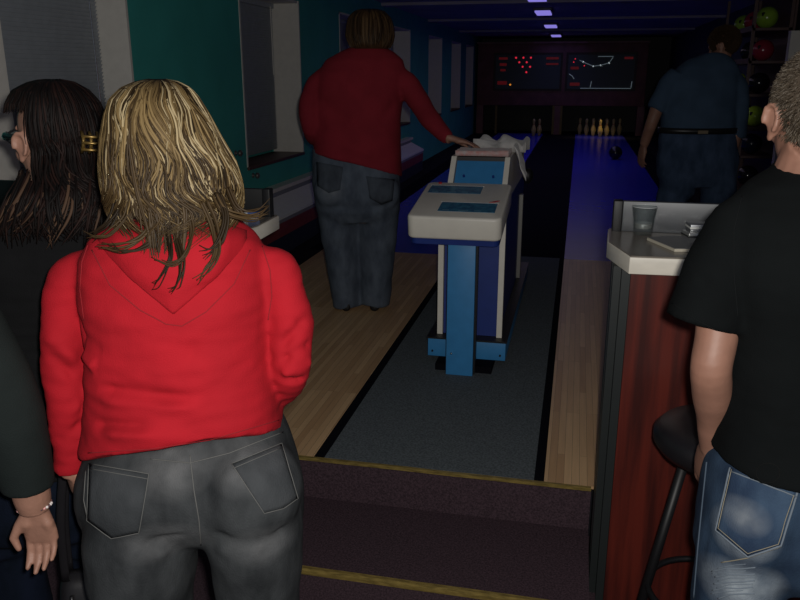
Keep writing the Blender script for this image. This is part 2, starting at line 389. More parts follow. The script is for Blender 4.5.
# bottle on left counter
bt = empty('bottle', (-1.172,2.46,1.1705)); tag(bt, 'dark bottle with shiny neck beside blonde hair', 'bottle')
MB().lathe([(.001,0),(.03,0),(.031,.01),(.031,.11),(.024,.14),(.013,.165),(.012,.19),(.001,.19)],n=24).build('bottle_body', mat('dark_glass',(.01,.012,.01,1),.15), bt, smooth=True)
m_=MB()
for k in range(5): m_.lathe([(.001,.19+.012*k),(.0145,.19+.012*k),(.0145,.198+.012*k),(.012,.202+.012*k),(.001,.202+.012*k)],n=20)
m_.build('bottle_cap', M_chrome, bt)

# ------------------------------------------------------------------ STOOLS
def stool(loc, rz, lab):
    r = empty('bar_stool', loc, rz); tag(r, lab, 'stool', None)
    MB().lathe([(.001,.69),(.13,.69),(.165,.70),(.183,.725),(.183,.748),(.165,.768),(.11,.778),(.001,.780)],n=48).build('seat', M_vinyl, r, smooth=True)
    for k in range(4):
        a = math.pi/4+k*math.pi/2; ca, sa = math.cos(a), math.sin(a)
        MB().tube([(.09*ca,.09*sa,.70),(.20*ca,.20*sa,.012)],.013,n=14).build('leg', M_black, r, smooth=True)
    R = [(.158*math.cos(2*math.pi*k/36),.158*math.sin(2*math.pi*k/36),.27) for k in range(37)]
    MB().tube(R,.009,n=8,ref=(0,0,1)).build('foot_ring', M_black, r, smooth=True)
    return r
stool((.43,2.0,0), .75, 'black bar stool with round padded seat at the right counter')
bag = empty('shoulder_bag', h2w((-.745,1.60,.30)), YAW+.2); tag(bag,'black shoulder bag with hanging straps in the gap left of the blonde woman','bag')
MB().hring([(0,0,0,.06,.045),(0,0,.01,.068,.05),(0,0,.12,.07,.05),(0,0,.20,.062,.035),(0,0,.225,.055,.012)],n=36,exp=3.5).build('bag_body', M_vinyl, bag, smooth=True)
for y in (-.02,.02): MB().tube([(-.045,y,.215),(-.040,y,.36),(-.018,y,.50),(.0,y,.535),(.018,y,.50),(.040,y,.36),(.045,y,.215)],.010,.003,n=10,ref=(1,0,0),smooth=4).build('strap', M_vinyl, bag, smooth=True)
MB().tube([(-.03,-.045,.19),(-.04,-.07,.06),(-.01,-.085,-.03),(.025,-.075,.03),(.03,-.05,.17)],.005,n=8,smooth=5).build('loose_strap', M_vinyl, bag, smooth=True)
pp = MB().box((-.055,-.035,0),(.055,.035,.0015)).build('paper_slip', M_paper); pp.location=(-1.36,1.93,.001); pp.rotation_euler=(0,0,.1); tag(pp,'white paper slip lying on the lower floor','paper')

# ------------------------------------------------------------------ BALL RETURN
br = empty('ball_return', (-.47,4.1,.291)); tag(br, 'blue and cream ball return console standing on the grey carpet', 'ball return')
def B(a, b): return ((a[0]+.47, a[1]-4.1, a[2]-.291), (b[0]+.47, b[1]-4.1, b[2]-.291))
MB().box(*B((-.540,3.41,.292),(-.414,3.44,.965))).build('front_post', M_lblue, br, bevel=.002)
MB().box(*B((-.547,3.442,.292),(-.407,3.49,.965))).build('post_core', M_black, br)
MB().box(*B((-.655,3.56,.325),(-.275,5.25,.415))).build('base_box', M_lblue, br, bevel=.002)
MB().box(*B((-.66,3.555,.415),(-.27,5.25,.423))).build('base_lip', M_black, br)
MB().box(*B((-.60,3.46,.292),(-.33,5.1,.324))).build('foot_plinth', M_gutter, br)
MB().box(*B((-.590,3.63,.424),(-.328,5.15,.985))).build('cabinet', M_dblue, br)
for x in (-.618,-.326):
    MB().box(*B((x,3.61,.424),(x+.026,3.64,1.04))).build('edge_strip', M_gcream, br)
for x in (-.592,-.3305):
    MB().box(*B((x-.004,3.642,.424),(x+.008,5.15,1.04))).build('side_panel', M_dblue, br)
# screws on the post
for (x,z) in ((-.515,.945),(-.437,.945),(-.515,.40)):
    MB().tube([(x+.47,3.404-4.1,z-.291),(x+.47,3.412-4.1,z-.291)],.005,n=10).build('screw', M_chrome, br, smooth=True)
for x in (-.632,-.30):
    MB().tube([(x+.47,3.552-4.1,.352-.291),(x+.47,3.56-4.1,.352-.291)],.005,n=10).build('screw', M_black, br)
# console, tilted
cl = empty('console_frame_tmp'); bpy.data.objects.remove(cl)
tilt = math.atan2(.083,.53)
def rounded(w, d, rr, n=6):
    pts=[]
    for cx,cy,a0 in ((w/2-rr,d/2-rr,0),(-w/2+rr,d/2-rr,90),(-w/2+rr,-d/2+rr,180),(w/2-rr,-d/2+rr,270)):
        for k in range(n+1):
            a=math.radians(a0+90*k/n); pts.append((cx+rr*math.cos(a),cy+rr*math.sin(a)))
    return pts
con = MB().prism(rounded(.42,.54,.035),0,.105).build('console', M_gcream, br, bevel=.012)
con.location = (-.507+.47, 3.615-4.1, 1.10-.105-.291); con.rotation_euler = (tilt,0,0)
def on_console(o): o.parent = con; return o
MB().prism(rounded(.40,.50,.03),-.03,-.001).build('console_tray', M_dblue, con)
for (x0,x1,y0,y1) in ((-.180,.075,.085,.205),(-.085,.172,-.185,-.055)):
    # raised bezel and recessed lcd
    sc = MB().box((x0,y0,.1052),(x1,y1,.1064)).build('display_window', M_lcd, con)
    for q in range(3):
        xs = x0+.02+q*(x1-x0)*.28
        MB().box((xs,y0+.012,.1065),(xs+.03+.015*(q%2),y0+.020,.1068)).build('display_mark', mat('lcd_text',(.10,.25,.35,1),.4), sc)
    MB().box((x0-.004,y1,.105),(x1+.004,y1+.005,.107)).build('bezel', mat('white_bezel',(.75,.75,.72,1),.4), con)
MB().lathe([(.001,.105),(.009,.105),(.009,.111),(.001,.112)],c=(-.145,.243,0),n=16).build('red_button', M_red, con)
MB().prism([(.130,-.040),(.155,-.036),(.178,-.012),(.166,-.010)],.105,.107).build('red_mark', M_red, con)
# hood: sloping blue panel and cream side frames
def yz(poly): return [(y-4.1, z-.0) for y,z in poly]
MB().prism_x(yz([(3.90,.70),(3.90,.78),(4.05,.93),(5.1,.93),(5.1,.70)]),-.130,.118).build('hood_core', M_dblue, br)
MB().prism_x(yz([(3.893,.775),(3.885,.780),(4.043,.938),(4.05,.933)]),-.128,.116).build('hood_panel', M_lblue, br)
for x in (-.158,.118):
    MB().prism_x(yz([(3.875,.72),(3.875,.79),(4.04,.960),(5.1,.960),(5.1,.70),(3.9,.70)]),x,x+.026).build('hood_frame', M_gcream, br)
MB().box((-.130,-.045,.93),(.118,1.0,.957)).build('hood_top', M_black, br)
for x in (-.082,.068):
    MB().tube([(x,-.135,.866),(x,-.143,.874)],.006,n=10).build('hood_rivet', M_dblue, br)
# side rail and knob
MB().box(*B((-.328,4.80,.424),(-.300,4.85,.95))).build('rear_strip', mat('dull_cream',(.25,.24,.22,1),.5), br, bevel=.002)
MB().ell((.205,.50,.80),(.03,.04,.045)).build('side_knob', M_black, br, smooth=True)
# towels on top of the hood
def cloth(name, m, pts, th, amp, sc, lab, cat, seed):
    # pts: function (u,v)->(x,y,z); thick solid sheet with crumples
    n=36; A=[]; Bv=[]
    for i in range(n+1):
        for j in range(n+1):
            p=V(pts(i/n,j/n)); q=noise.noise_vector(p*sc+V((seed,0,0)))*amp
            A.append(p+V((q.x,q.y,abs(q.z)*1.6+th))); Bv.append(p+V((q.x,q.y,abs(q.z)*.0)))
    fs=[]; N=(n+1)**2; idx=lambda i,j:i*(n+1)+j
    for i in range(n):
        for j in range(n):
            a,b,c,d=idx(i,j),idx(i+1,j),idx(i+1,j+1),idx(i,j+1); fs += [(a,b,c,d),(d+N,c+N,b+N,a+N)]
    for i in range(n):
        for (p0,p1) in ((idx(i,0),idx(i+1,0)),(idx(i+1,n),idx(i,n)),(idx(0,i+1),idx(0,i)),(idx(n,i),idx(n,i+1))):
            fs.append((p0,p0+N,p1+N,p1))
    o=MB().add(A+Bv,fs).build(name,m,smooth=True)
    if lab: tag(o,lab,cat)
    return o
ZT=.291+.9605
cloth('towel', mat('pink_towel',(.62,.28,.25,1),.9,noise_amt=.25,noise_scale=30,sheen=.3,col2=(.6,.5,.48,1)), lambda u,v:(-.612+.275*u, 4.06+.19*v, ZT+.001), .024, .006, 14, 'folded pink towel lying on top of the ball return','towel',3)
tw_ = cloth('towel', mat('white_towel',(.62,.60,.58,1),.9,noise_amt=.15,noise_scale=30,sheen=.3), lambda u,v:(-.545+.28*u, 4.31+.27*v, ZT+.001), .03, .05, 9, 'crumpled white towel on top of the ball return','towel',11)
cloth('hanging_corner', mat('white_towel',(.62,.60,.58,1)), lambda u,v:(-.322+.045*u+.02*u*u, 4.16+.22*v, ZT+.035-.17*u**1.5), .012, .014, 16, None,'cloth',5).parent = tw_

# ------------------------------------------------------------------ PIN END
pe = empty('pinsetter_front', (-.47,19,LF)); tag(pe, 'dark brown pinsetter front with two score displays above the pins', 'pinsetter')
Q=lambda a,b:((a[0]+.47,a[1]-19,a[2]-LF),(b[0]+.47,b[1]-19,b[2]-LF))
MB().box(*Q((-2.38,19.0,.95),(1.44,19.25,2.33))).build('masking_panel', M_brown, pe, bevel=.01)
MB().box(*Q((-2.40,18.96,2.33),(1.46,19.25,2.37))).build('top_rail', M_brown, pe)
for x in (-2.38,-.56,1.30): MB().box(*Q((x,19.0,.29),(x+(.16 if x!=-.56 else .14),19.2,.95))).build('leg', M_brown, pe)
M_disp = mat('display_glass',(.05,.075,.07,1),.5)
M_led = mat('red_led',(.3,.01,.02,1),.4,emit=(1,.03,.07,1),emit_s=.55)
M_leddim = mat('red_led_dim',(.12,.008,.012,1),.4,emit=(1,.02,.04,1),emit_s=.035)
M_amber = mat('amber_led',(.3,.1,.01,1),.4,emit=(1,.35,.04,1),emit_s=.5)
M_glint = mat('glint_glow',(.4,.5,.5,1),.3,emit=(.7,.9,1,1),emit_s=.07)  # glow standing in for flash reflections on the display cover
for side,(x0,x1) in enumerate(((-1.95,-.475),(-.30,1.165))):
    MB().box(*Q((x0-.05,18.975,1.285),(x1+.05,19.0,2.13))).build('display_surround', mat('surround',(.03,.014,.014,1),.5), pe)
    d = MB().box(*Q((x0,18.96,1.33),(x1,18.975,2.08))).build('score_display', M_disp, pe)
    def dots(lst, r, m, name):
        for (px,py) in lst:
            X_=px; 
            MB().tube([(X_+.47,-.05,py-LF),(X_+.47,-.039,py-LF)],r,n=10).build(name,m,d)
    def seg(lst, m):   # seven-segment strokes
        for (a,b,c,e) in lst: MB().box((a+.47,-.046,b-LF),(c+.47,-.04,e-LF)).build('led_bar',m,d)
    sx = (x1-x0)
    if side==0:
        tri=[(-1.49,2.02),(-1.32,2.02),(-1.15,2.02),(-1.41,1.92),(-1.24,1.92),(-1.33,1.82),(-1.16,1.82),(-1.24,1.70)]
        dots(tri,.022,M_led,'pin_lamp'); dots([(-1.60,1.42)],.022,M_amber,'amber_lamp')
        seg([(-1.88,1.98,-1.68,2.03),(-1.86,1.84,-1.70,1.90),(-1.84,1.72,-1.72,1.77)],M_leddim)
        seg([(-1.90,1.42,-1.68,1.50)],M_leddim)
        seg([(-.80,1.98,-.52,2.03),(-.80,1.86,-.52,1.9)],M_leddim)
    else:
        dots([(-.15,1.99),(.06,1.84),(-.18,1.92)],.014,M_led,'pin_lamp')
        seg([(-.24,1.76,-.06,1.82),(-.24,1.40,-.02,1.47)],M_leddim); seg([(.93,1.98,1.12,2.03)],M_leddim)
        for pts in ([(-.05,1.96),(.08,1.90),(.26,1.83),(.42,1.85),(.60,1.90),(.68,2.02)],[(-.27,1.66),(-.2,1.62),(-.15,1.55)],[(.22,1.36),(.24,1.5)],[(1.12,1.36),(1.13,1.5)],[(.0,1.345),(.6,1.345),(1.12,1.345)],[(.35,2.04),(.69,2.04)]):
            MB().tube([(x+.47,-.05,z-LF) for x,z in pts],.008,n=6).build('glint_streak',M_glint,d)
        dots([(.03,1.925),(.26,1.83),(.42,1.85),(.60,1.90)],.016,mat('glint_white',(.8,.8,.8,1),.4,emit=(.9,.97,1,1),emit_s=.7),'glint_dot')  # glowing dots for the brightest flash glints, no lamps here
for x in (-1.93,-.60,-.42): MB().box(*Q((x,18.94,.30),(x+.05,18.99,.95))).build('gold_post', mat('old_gold',(.16,.11,.03,1),.5,metal=.3), pe)
# pins
M_pin = mat('pin_ivory',(.62,.48,.15,1),.3)
pinprof=[(.001,0),(.026,0),(.030,.008),(.044,.06),(.057,.115),(.058,.13),(.048,.18),(.030,.225),(.0235,.255),(.025,.29),(.031,.325),(.030,.35),(.020,.372),(.001,.382)]
prot=None; pinpos=[]
dx=.152; 
for r_ in range(4):
    for k in range(r_+1):
        pinpos.append((.50+(k-r_/2)*dx*2*.5*1.98, 18.55+r_*.22, r_, k))
# seven columns, front row in the middle
names=['front','second','third','back']
for (x,y,r_,k) in pinpos:
    if prot is None:
        prot=empty('bowling_pin',(x,y,LF)); bdy=MB().lathe(pinprof,n=24).build('pin_body',M_pin,prot,smooth=True)
        bnd=MB().lathe([(.0238,.248),(.0248,.249),(.0248,.262),(.0242,.263)],n=24).build('neck_band',M_red,prot,smooth=True); p=prot
    else:
        p=prot.copy(); COL.objects.link(p); p.location=(x,y,LF)
        for ch in (bdy,bnd): q=ch.copy(); COL.objects.link(q); q.parent=p
    if r_==0: l='front pin of the full rack on the right lane'
    else:
        w={1:['left','right'],2:['left','middle','right'],3:['leftmost','inner left','inner right','rightmost']}[r_][k]
        l='%s pin in the %s row of the right rack' % (w, names[r_])
    tag(p,l,'bowling pin','pins racked on the right lane')
for x,y,l in ((-.99,18.55,'left of the two pins left standing on the left lane'),(-.865,18.62,'right of the two pins left standing on the left lane')):
    p=prot.copy(); COL.objects.link(p); p.location=(x,y,LF); tag(p,l,'bowling pin','pins left on the left lane')
    for ch in (bdy,bnd): q=ch.copy(); COL.objects.link(q); q.parent=p
# rolling ball on the right lane
def ball(name, loc, r, m, lab, group=None):
    o=empty(name, loc); tag(o,lab,'bowling ball',group)
    MB().ell((0,0,0),(r,r,r),n=32,m=20).build('ball_shell',m,o,smooth=True)
    for (dx_,dz_) in ((-.012,.02),(.014,.018),(.0,-.01)):
        d=V((-.55+dx_/r*.6,-.8,.25+dz_/r*.6)).normalized()
        MB().tube([d*(r-.002),d*(r+.0006)],.011*r/.109,n=12).build('finger_hole',M_black,o)
    return o
M_bk = mat('ball_black',(.012,.012,.015,1),.15)
ball('bowling_ball',(.64,13.6,LF+.11),.109,M_bk,'black ball rolling down the right blue lane')

# ball rack on the right wall
rk = empty('ball_rack',(1.78,9.4,.28)); tag(rk,'dark wooden ball rack against the right wall','rack')
M_rack = mat('rack_wood',(.10,.05,.045,1),.5,noise_amt=.2)
levels=[.37,.70,.98,1.31,1.63,1.94]
for z in levels:
    s_=MB().box((-.16,-.75,z-.125-.025),(.2,.85,z-.125)); s_.box((-.165,-.75,z-.125),(-.15,.85,z-.10)); s_.build('shelf',M_rack,rk)
for y in (-.75,.82):
    for x in (-.165,.17): MB().box((x,y,.0),(x+.03,y+.03,2.19)).build('rack_post',M_rack,rk)
MB().box((.20,-.78,0),(.22,.88,2.19)).build('back_panel',M_rack,rk)
G1=mat('ball_lime',(.30,.50,.05,1),.2,noise_amt=.25,noise_scale=8); G2=mat('ball_green',(.65,.98,.09,1),.2,noise_amt=.25,noise_scale=8)
RD=mat('ball_red',(.30,.025,.05,1),.2); NV=mat('ball_navy',(.012,.02,.05,1),.2)
for (y,li,m,l) in ((8.86,5,G1,'lime green ball at near end of the top rack shelf'),(8.86,4,RD,'dark red ball on the shelf under the lime ball'),(8.86,3,M_bk,'black ball below the dark red ball'),
      (8.86,2,G2,'bright green ball beside the elbow of the blue shirted man'),(8.86,1,NV,'navy ball under the bright green ball'),(8.86,0,M_bk,'black ball on the lowest rack shelf'),
      (10.05,3,G2,'small looking green ball beside the shoulder of the blue shirted man'),(9.45,5,RD,'dark red ball at middle of top shelf'),(10.05,5,G1,'lime green ball at far end of the top shelf'),(9.45,2,NV,'navy ball behind the bright green ball'),(9.45,4,M_bk,'black ball behind the dark red ball')):
    ball('bowling_ball',(1.78,y,.28+levels[li]-.125+.106),.105,m,l,'balls on the wall rack')
# ------------------------------------------------------------------ PEOPLE
class Person:
    def __init__(s, name, px, py, fw, zf, label):
        s.fw = fw; s.r0 = P(px, py, fw).x; s.zf = zf
        s.root = empty('person', h2w((s.r0, fw, zf)), YAW); tag(s.root, label, 'person')
    def p(s, px, py, dz=0):
        q = P(px, py, s.fw+dz); return V((q.x-s.r0, dz, q.z-s.zf))
    def m(s, n, py, dz=0): return pxm(n, py, s.fw+dz)
    def ring(s, py, pl, pr, ry, tx=0, ty=0, cy=0):
        a = s.p(pl, py, cy); b = s.p(pr, py, cy)
        return ((a.x+b.x)/2, cy, a.z, (b.x-a.x)/2, ry, tx, ty)
    def limb(s, spec):     # (px,py,dz,halfpx[,ratio])
        pts = [s.p(q[0],q[1],q[2]) for q in spec]; ra = [s.m(q[3],q[1],q[2]) for q in spec]
        return pts, ra
def shrink(rings, d): return [(q[0],q[1],q[2],max(q[3]-d,.01),max(q[4]-d,.01))+tuple(q[5:]) for q in rings]
def rotm(yaw=0, pitch=0, roll=0):
    return Matrix.Rotation(yaw,3,'Z')@Matrix.Rotation(pitch,3,'X')@Matrix.Rotation(roll,3,'Y')
def head(mb, c, R, k=1.0):
    """head centred at c facing local +y after rotation R"""
    c = V(c); T = lambda v: c+R@(V(v)*k)
    def E(p, r, rot=None): mb.ell(T(p), [q*k for q in r], R if rot is None else R@rot)
    E((0,-.018,.030),(.076,.096,.088)); E((0,.022,-.035),(.060,.070,.078)); E((0,.060,-.092),(.026,.024,.022))
    E((0,.074,.028),(.050,.020,.014)); E((-.036,.058,-.03),(.026,.026,.024)); E((.036,.058,-.03),(.026,.026,.024))
    mb.tube([T((0,.086,.016)),T((0,.104,-.018)),T((0,.106,-.030)),T((0,.092,-.038))],[.008*k,.012*k,.016*k,.008*k],n=12,ref=R@V((1,0,0)))
    E((0,.086,-.058),(.024,.012,.006)); E((0,.084,-.069),(.021,.012,.007))
    for sx in (-1,1):
        er = rotm(yaw=sx*-.45)
        E((sx*.076,-.006,-.008),(.009,.018,.030),er)
        # helix rim and lobe
        pts=[]
        for i in range(9):
            a=math.radians(-60+i*32); pts.append(T(V((sx*.083,-.010,-.006))+er@V((sx*.004,-.017*math.cos(a)*-1*-1, .027*math.sin(a)))))
        mb.tube(pts,[.0045*k]*9,n=8)
        E((sx*.079,.000,-.036),(.006,.009,.010))
    return T
def eyes(T, R, root, k=1.0):
    for sx in (-1,1):
        MB().ell(T((sx*.029,.0675,.008)),(.0118*k,)*3,R,n=14,m=10).build('eye',M_eye,root,smooth=True)
def hand(mb, w, d, n, t, L=.175, curl=1.0, thumb=.5, spread=1.0):
    """w wrist, d finger direction, n palm normal, t thumb side"""
    w=V(w); d=V(d).normalized(); n=(V(n)-d*V(n).dot(d)).normalized(); t0=V(t); t=d.cross(n).normalized()
    if t.dot(t0)<0: t=-t
    k=L/.175; q=lambda a,b,c: w+d*(a*k)+t*(b*k)+n*(c*k)
    mb.tube([q(-.03,0,0),q(0,0,0),q(.03,.002,.0),q(.065,.001,.0),q(.092,0,0),q(.100,0,0)],[.026*k,.027*k,.036*k,.041*k,.040*k,.030*k],[.019*k,.019*k,.017*k,.015*k,.012*k,.007*k],n=20,ref=t,exp=2.5)
    mb.tube([q(.008,.014,.004),q(.038,.024,.006),(q(.066,.028,.003))],[.012*k,.019*k,.011*k],n=14); mb.tube([q(.01,-.014,.003),q(.042,-.024,.004),q(.078,-.026,.001)],[.010*k,.015*k,.009*k],n=14)
    for off,ln,r,ba,cu in ((.030,.070,.0088,.092,.9),(.0105,.078,.0090,.096,1.0),(-.0095,.072,.0086,.093,1.1),(-.028,.057,.0076,.086,1.2)):
        p=q(ba-.018,off,0); a=0; pts=[p]; 
        segs=[.018+.44*ln,.31*ln,.25*ln]
        for sgi,(s_,an) in enumerate(zip(segs,(16,26,20))):
            a+=math.radians(an)*curl*cu
            dd=(d*math.cos(a)+n*math.sin(a)+t*(off*1.6*spread*(1-.4*curl))).normalized()
            if sgi==0: 
                pts.append(p+d*.018*k); p=pts[-1]; s_-=.018
            p=p+dd*(s_*k); pts.append(p)
        rr=[r*1.05*k,r*1.08*k,r*k,r*.92*k,r*.70*k]
        mb.tube(pts,rr,n=12,ref=t); mb.ell(pts[-1],(r*.70*k,)*3,n=10,m=8)
    p0=q(.012,.018,.006); p1=q(.042,.040,.012); p2=q(.072,.050+.008*(1-thumb),.018+.012*thumb); p3=q(.098,.049-.010*thumb,.022+.016*thumb)
    mb.tube([p0,p1,p2,p3],[.014*k,.0125*k,.0105*k,.0075*k],n=12,ref=n); mb.ell(p3,(.0075*k,)*3,n=10,m=8)
def shoe(root, ank, yaw, m, L=.26):
    o = MB()
    c = V((ank[0],ank[1],0)); R=Matrix.Rotation(yaw,3,'Z')
    rings=[]
    for (y,w,h) in ((-.085,.020,.05),(-.075,.032,.075),(-.04,.036,.085),(.0,.038,.085),(.05,.042,.062),(.11,.047,.050),(.15,.042,.042),(.172,.024,.03)):
        ring=[]
        for k in range(16):
            a=2*math.pi*k/16; x=w*math.cos(a); z=h/2+ (h/2)*math.sin(a); z=max(z,.0)
            e=math.copysign(abs(math.sin(a))**.6,math.sin(a)); ring.append(c+R@V((x if abs(math.sin(a))<.999 else x, y*L/.26, h/2+h/2*e)))
        rings.append(ring)
    o.rings(rings); return o.build('shoe',m,root,smooth=True,subsurf=1)
def folds(lst):
    def g(co):
        d_=np.zeros(len(co))
        for (a,b,w,amp) in lst:
            a=np.array(a); b=np.array(b); ab=b-a; t=np.clip(((co-a)@ab)/(ab@ab+1e-9),0,1)
            dist=np.linalg.norm(co-(a+t[:,None]*ab),axis=1); fade=np.clip(np.minimum(t,1-t)*6,0.15,1)
            d_+=amp*np.exp(-(dist/w)**2)*fade
        return d_
    return g
def noisefn(sc, amp, stretch=(1,1,1), seed=0, ridged=False, thr=0):
    def g(co):
        out=np.empty(len(co)); sx,sy,sz=[sc*q for q in stretch]
        for i,(x,y,z) in enumerate(co):
            v=noise.noise(V((x*sx+seed,y*sy,z*sz)))
            if ridged: v=(1-abs(v)*2.2)
            out[i]=v
        return amp*out
    return g
def dsum(*fs): return lambda co,no: sum(f(co) for f in fs)

def locks(mb, env, nlock, ang, s0, s1, width, palette, off=(0,.012), drift=.25, nseg=12, seed=1, clump=0, root=.0, wav=.012, sway=0):
    """hair locks flowing down an envelope; env rings top to bottom, (cx,cy,z,rx,ry); angle 0 = towards -y.
    palette runs dark to light; clump makes neighbouring locks share a tone, root darkens the first stretch"""
    rng=random.Random(seed); n=len(env)
    def at(s, th, o):
        s=max(0,min(n-1.001,s)); i=int(s); t=s-i; a=env[i]; b=env[i+1]
        q=[a[k]*(1-t)+b[k]*t for k in range(5)]
        return V((q[0]+(q[3]+o)*math.sin(th), q[1]-(q[4]+o)*math.cos(th), q[2]))
    for _ in range(nlock):
        th=rng.uniform(*ang); a0=rng.uniform(*s0)*(n-1); a1=rng.uniform(*s1)*(n-1)
        if a1<=a0+.3: continue
        o0=rng.uniform(*off); dn=noise.noise(V((th*3.1,seed*.0+4.2,0))); dr=drift*(1.2*dn+rng.gauss(0,.35)); w=width*rng.uniform(.6,1.4)
        if clump:
            u=.41+.75*noise.noise(V((th*clump,1.7,0)))+.35*noise.noise(V((th*clump*3.3,7.7,0)))+rng.gauss(0,.13)
            col=palette[max(0,min(len(palette)-1,int(u*len(palette))))]
        else: col=rng.choice(palette)
        kf=rng.uniform(.85,1.15); ph=rng.uniform(0,6)
        pts=[]; ra=[]; cs=[]
        for k in range(nseg+1):
            t=k/nseg; s=a0+(a1-a0)*t
            sw=sway*t*noise.noise(V((th*2.2,s*.55,seed*.0+9.1))) if sway else 0
            pts.append(at(s, th+dr*t*t+sw+wav*math.sin(ph+t*5), o0*(.4+.6*min(1,t*3))))
            ra.append(w*max(.15,min(1,.35+t*4))*(1 if t<.6 else (1-(t-.6)/.4*.85)))
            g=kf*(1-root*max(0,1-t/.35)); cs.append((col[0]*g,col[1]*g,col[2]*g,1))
        v0=len(mb.c); mb.tube(pts,ra,[q*.35 for q in ra],n=6,ref=(1,0.2,0),c=cs[0])
        for k in range(nseg+1): mb.c[v0+6*k:v0+6*k+6]=[cs[k]]*6
def shell(env, ang, th=.02, n=40, col=None, mb=None):
    """hair underlayer: partial loft with thickness"""
    mb = mb or MB(); R=[]
    for q in env:
        outer=[]; inner=[]
        for k in range(n+1):
            a=ang[0]+(ang[1]-ang[0])*k/n
            outer.append(V((q[0]+q[3]*math.sin(a),q[1]-q[4]*math.cos(a),q[2])))
            f=max(q[3]-th,.002)/max(q[3],.003); g=max(q[4]-th,.002)/max(q[4],.003)
            inner.append(V((q[0]+q[3]*f*math.sin(a),q[1]-q[4]*g*math.cos(a),q[2])))
        R.append(outer+inner[::-1])
    return mb.rings(R,col)
M_hair_dark = mat('hair_dark_strands',(.01,.006,.005,1),.6,spec=.12,attr='tint')
M_hair = mat('hair_strands',(.2,.12,.05,1),.42,attr='tint')
M_hair.node_tree.nodes['Principled BSDF'].inputs['Specular IOR Level'].default_value=.13; M_hair.node_tree.nodes['Principled BSDF'].inputs['Roughness'].default_value=.5
def denim(name, c, c2, fade, fade_pts=(), bs=420):
    m = mat(name, c, .9, spec=.15, col2=c2, noise_scale=16, stretch=(1,1,.5), bump=.35, bump_scale=bs)
    n=m.node_tree.nodes; l=m.node_tree.links; b=n['Principled BSDF']
    # worn patches with a shape of their own
    src=b.inputs['Base Color'].links[0].from_socket; tc=n.new('ShaderNodeTexCoord')
    for (p,r,k) in fade_pts:
        mp=n.new('ShaderNodeMapping'); mp.vector_type='TEXTURE'; mp.inputs['Location'].default_value=p; mp.inputs['Scale'].default_value=r
        l.new(tc.outputs['Object'],mp.inputs['Vector'])
        g=n.new('ShaderNodeTexGradient'); g.gradient_type='SPHERICAL'; l.new(mp.outputs[0],g.inputs['Vector'])
        t=n.new('ShaderNodeTexNoise'); t.inputs['Scale'].default_value=30; l.new(tc.outputs['Object'],t.inputs['Vector'])
        mu=n.new('ShaderNodeMath'); mu.operation='MULTIPLY'; l.new(g.outputs['Fac'],mu.inputs[0]); l.new(t.outputs['Fac'],mu.inputs[1])
        m2=n.new('ShaderNodeMath'); m2.operation='MULTIPLY'; m2.inputs[1].default_value=k; m2.use_clamp=True; l.new(mu.outputs[0],m2.inputs[0])
        mx=n.new('ShaderNodeMix'); mx.data_type='RGBA'; l.new(m2.outputs[0],mx.inputs['Factor']); l.new(src,mx.inputs['A']); mx.inputs['B'].default_value=fade
        src=mx.outputs['Result']
    l.new(src,b.inputs['Base Color']); return m
def bvh_of(o):
    me=o.data; return BVHTree.FromPolygons([v.co.copy() for v in me.vertices],[tuple(p.vertices) for p in me.polygons])
def onsurf(pr, bvh, px, py, off=.001):
    """where the sight line meets a garment, in the person's own coordinates"""
    o=V((-pr.r0,-pr.fw,H-pr.zf)); d=hray(px,py).normalized()
    h=bvh.ray_cast(o,d)
    if h[0] is None: return None
    nn=h[1] if h[1].dot(d)<0 else -h[1]
    return h[0]+nn*off
def dense(pts, k=8):
    out=[]
    for i in range(len(pts)-1):
        for j in range(k):
            t=j/k; out.append((pts[i][0]*(1-t)+pts[i+1][0]*t, pts[i][1]*(1-t)+pts[i+1][1]*t))
    out.append(pts[-1]); return out
def seam(pr, bvh, pts, r, name, m, parent, off=.0008, k=10, dash=False):
    q=[onsurf(pr,bvh,*p,off) for p in dense(pts,k)]; q=[x for x in q if x is not None]
    if len(q)<2: return
    mb=MB()
    if dash:
        for i in range(0,len(q)-1,2): mb.tube([q[i],q[i+1]],r,n=6)
    else: mb.tube(q,r,n=6)
    return mb.build(name,m,parent,smooth=True)
def patch(pr, bvh, c4, name, m, parent, off=.003, n=14, bulge=0, cut=None):
    """cloth patch lying on a garment; c4 = tl,tr,br,bl ; cut = bottom middle point"""
    A=[];B_=[];ok=True
    for i in range(n+1):
        for j in range(n+1):
            u=i/n; v=j/n
            t=[(1-u)*c4[0][k]+u*c4[1][k] for k in (0,1)]; b=[(1-u)*c4[3][k]+u*c4[2][k] for k in (0,1)]
            if cut: w=1-abs(2*u-1); b=[b[0]+(cut[0]-(c4[3][0]+c4[2][0])/2)*w, b[1]+(cut[1]-(c4[3][1]+c4[2][1])/2)*w]
            x=(1-v)*t[0]+v*b[0]; y=(1-v)*t[1]+v*b[1]
            q=onsurf(pr,bvh,x,y,off+bulge*math.sin(math.pi*u)*math.sin(math.pi*min(1,v))); q0=onsurf(pr,bvh,x,y,-.002)
            if q is None: return None
            A.append(q);B_.append(q0)
    N=(n+1)**2; idx=lambda i,j:i*(n+1)+j; fs=[]
    for i in range(n):
        for j in range(n):
            a,b,c,d=idx(i,j),idx(i+1,j),idx(i+1,j+1),idx(i,j+1); fs+=[(a,b,c,d),(d+N,c+N,b+N,a+N)]
        for (p0,p1) in ((idx(i,0),idx(i+1,0)),(idx(i+1,n),idx(i,n)),(idx(0,i+1),idx(0,i)),(idx(n,i),idx(n,i+1))): fs.append((p0,p0+N,p1+N,p1))
    return MB().add(A+B_,fs).build(name,m,parent,smooth=True)

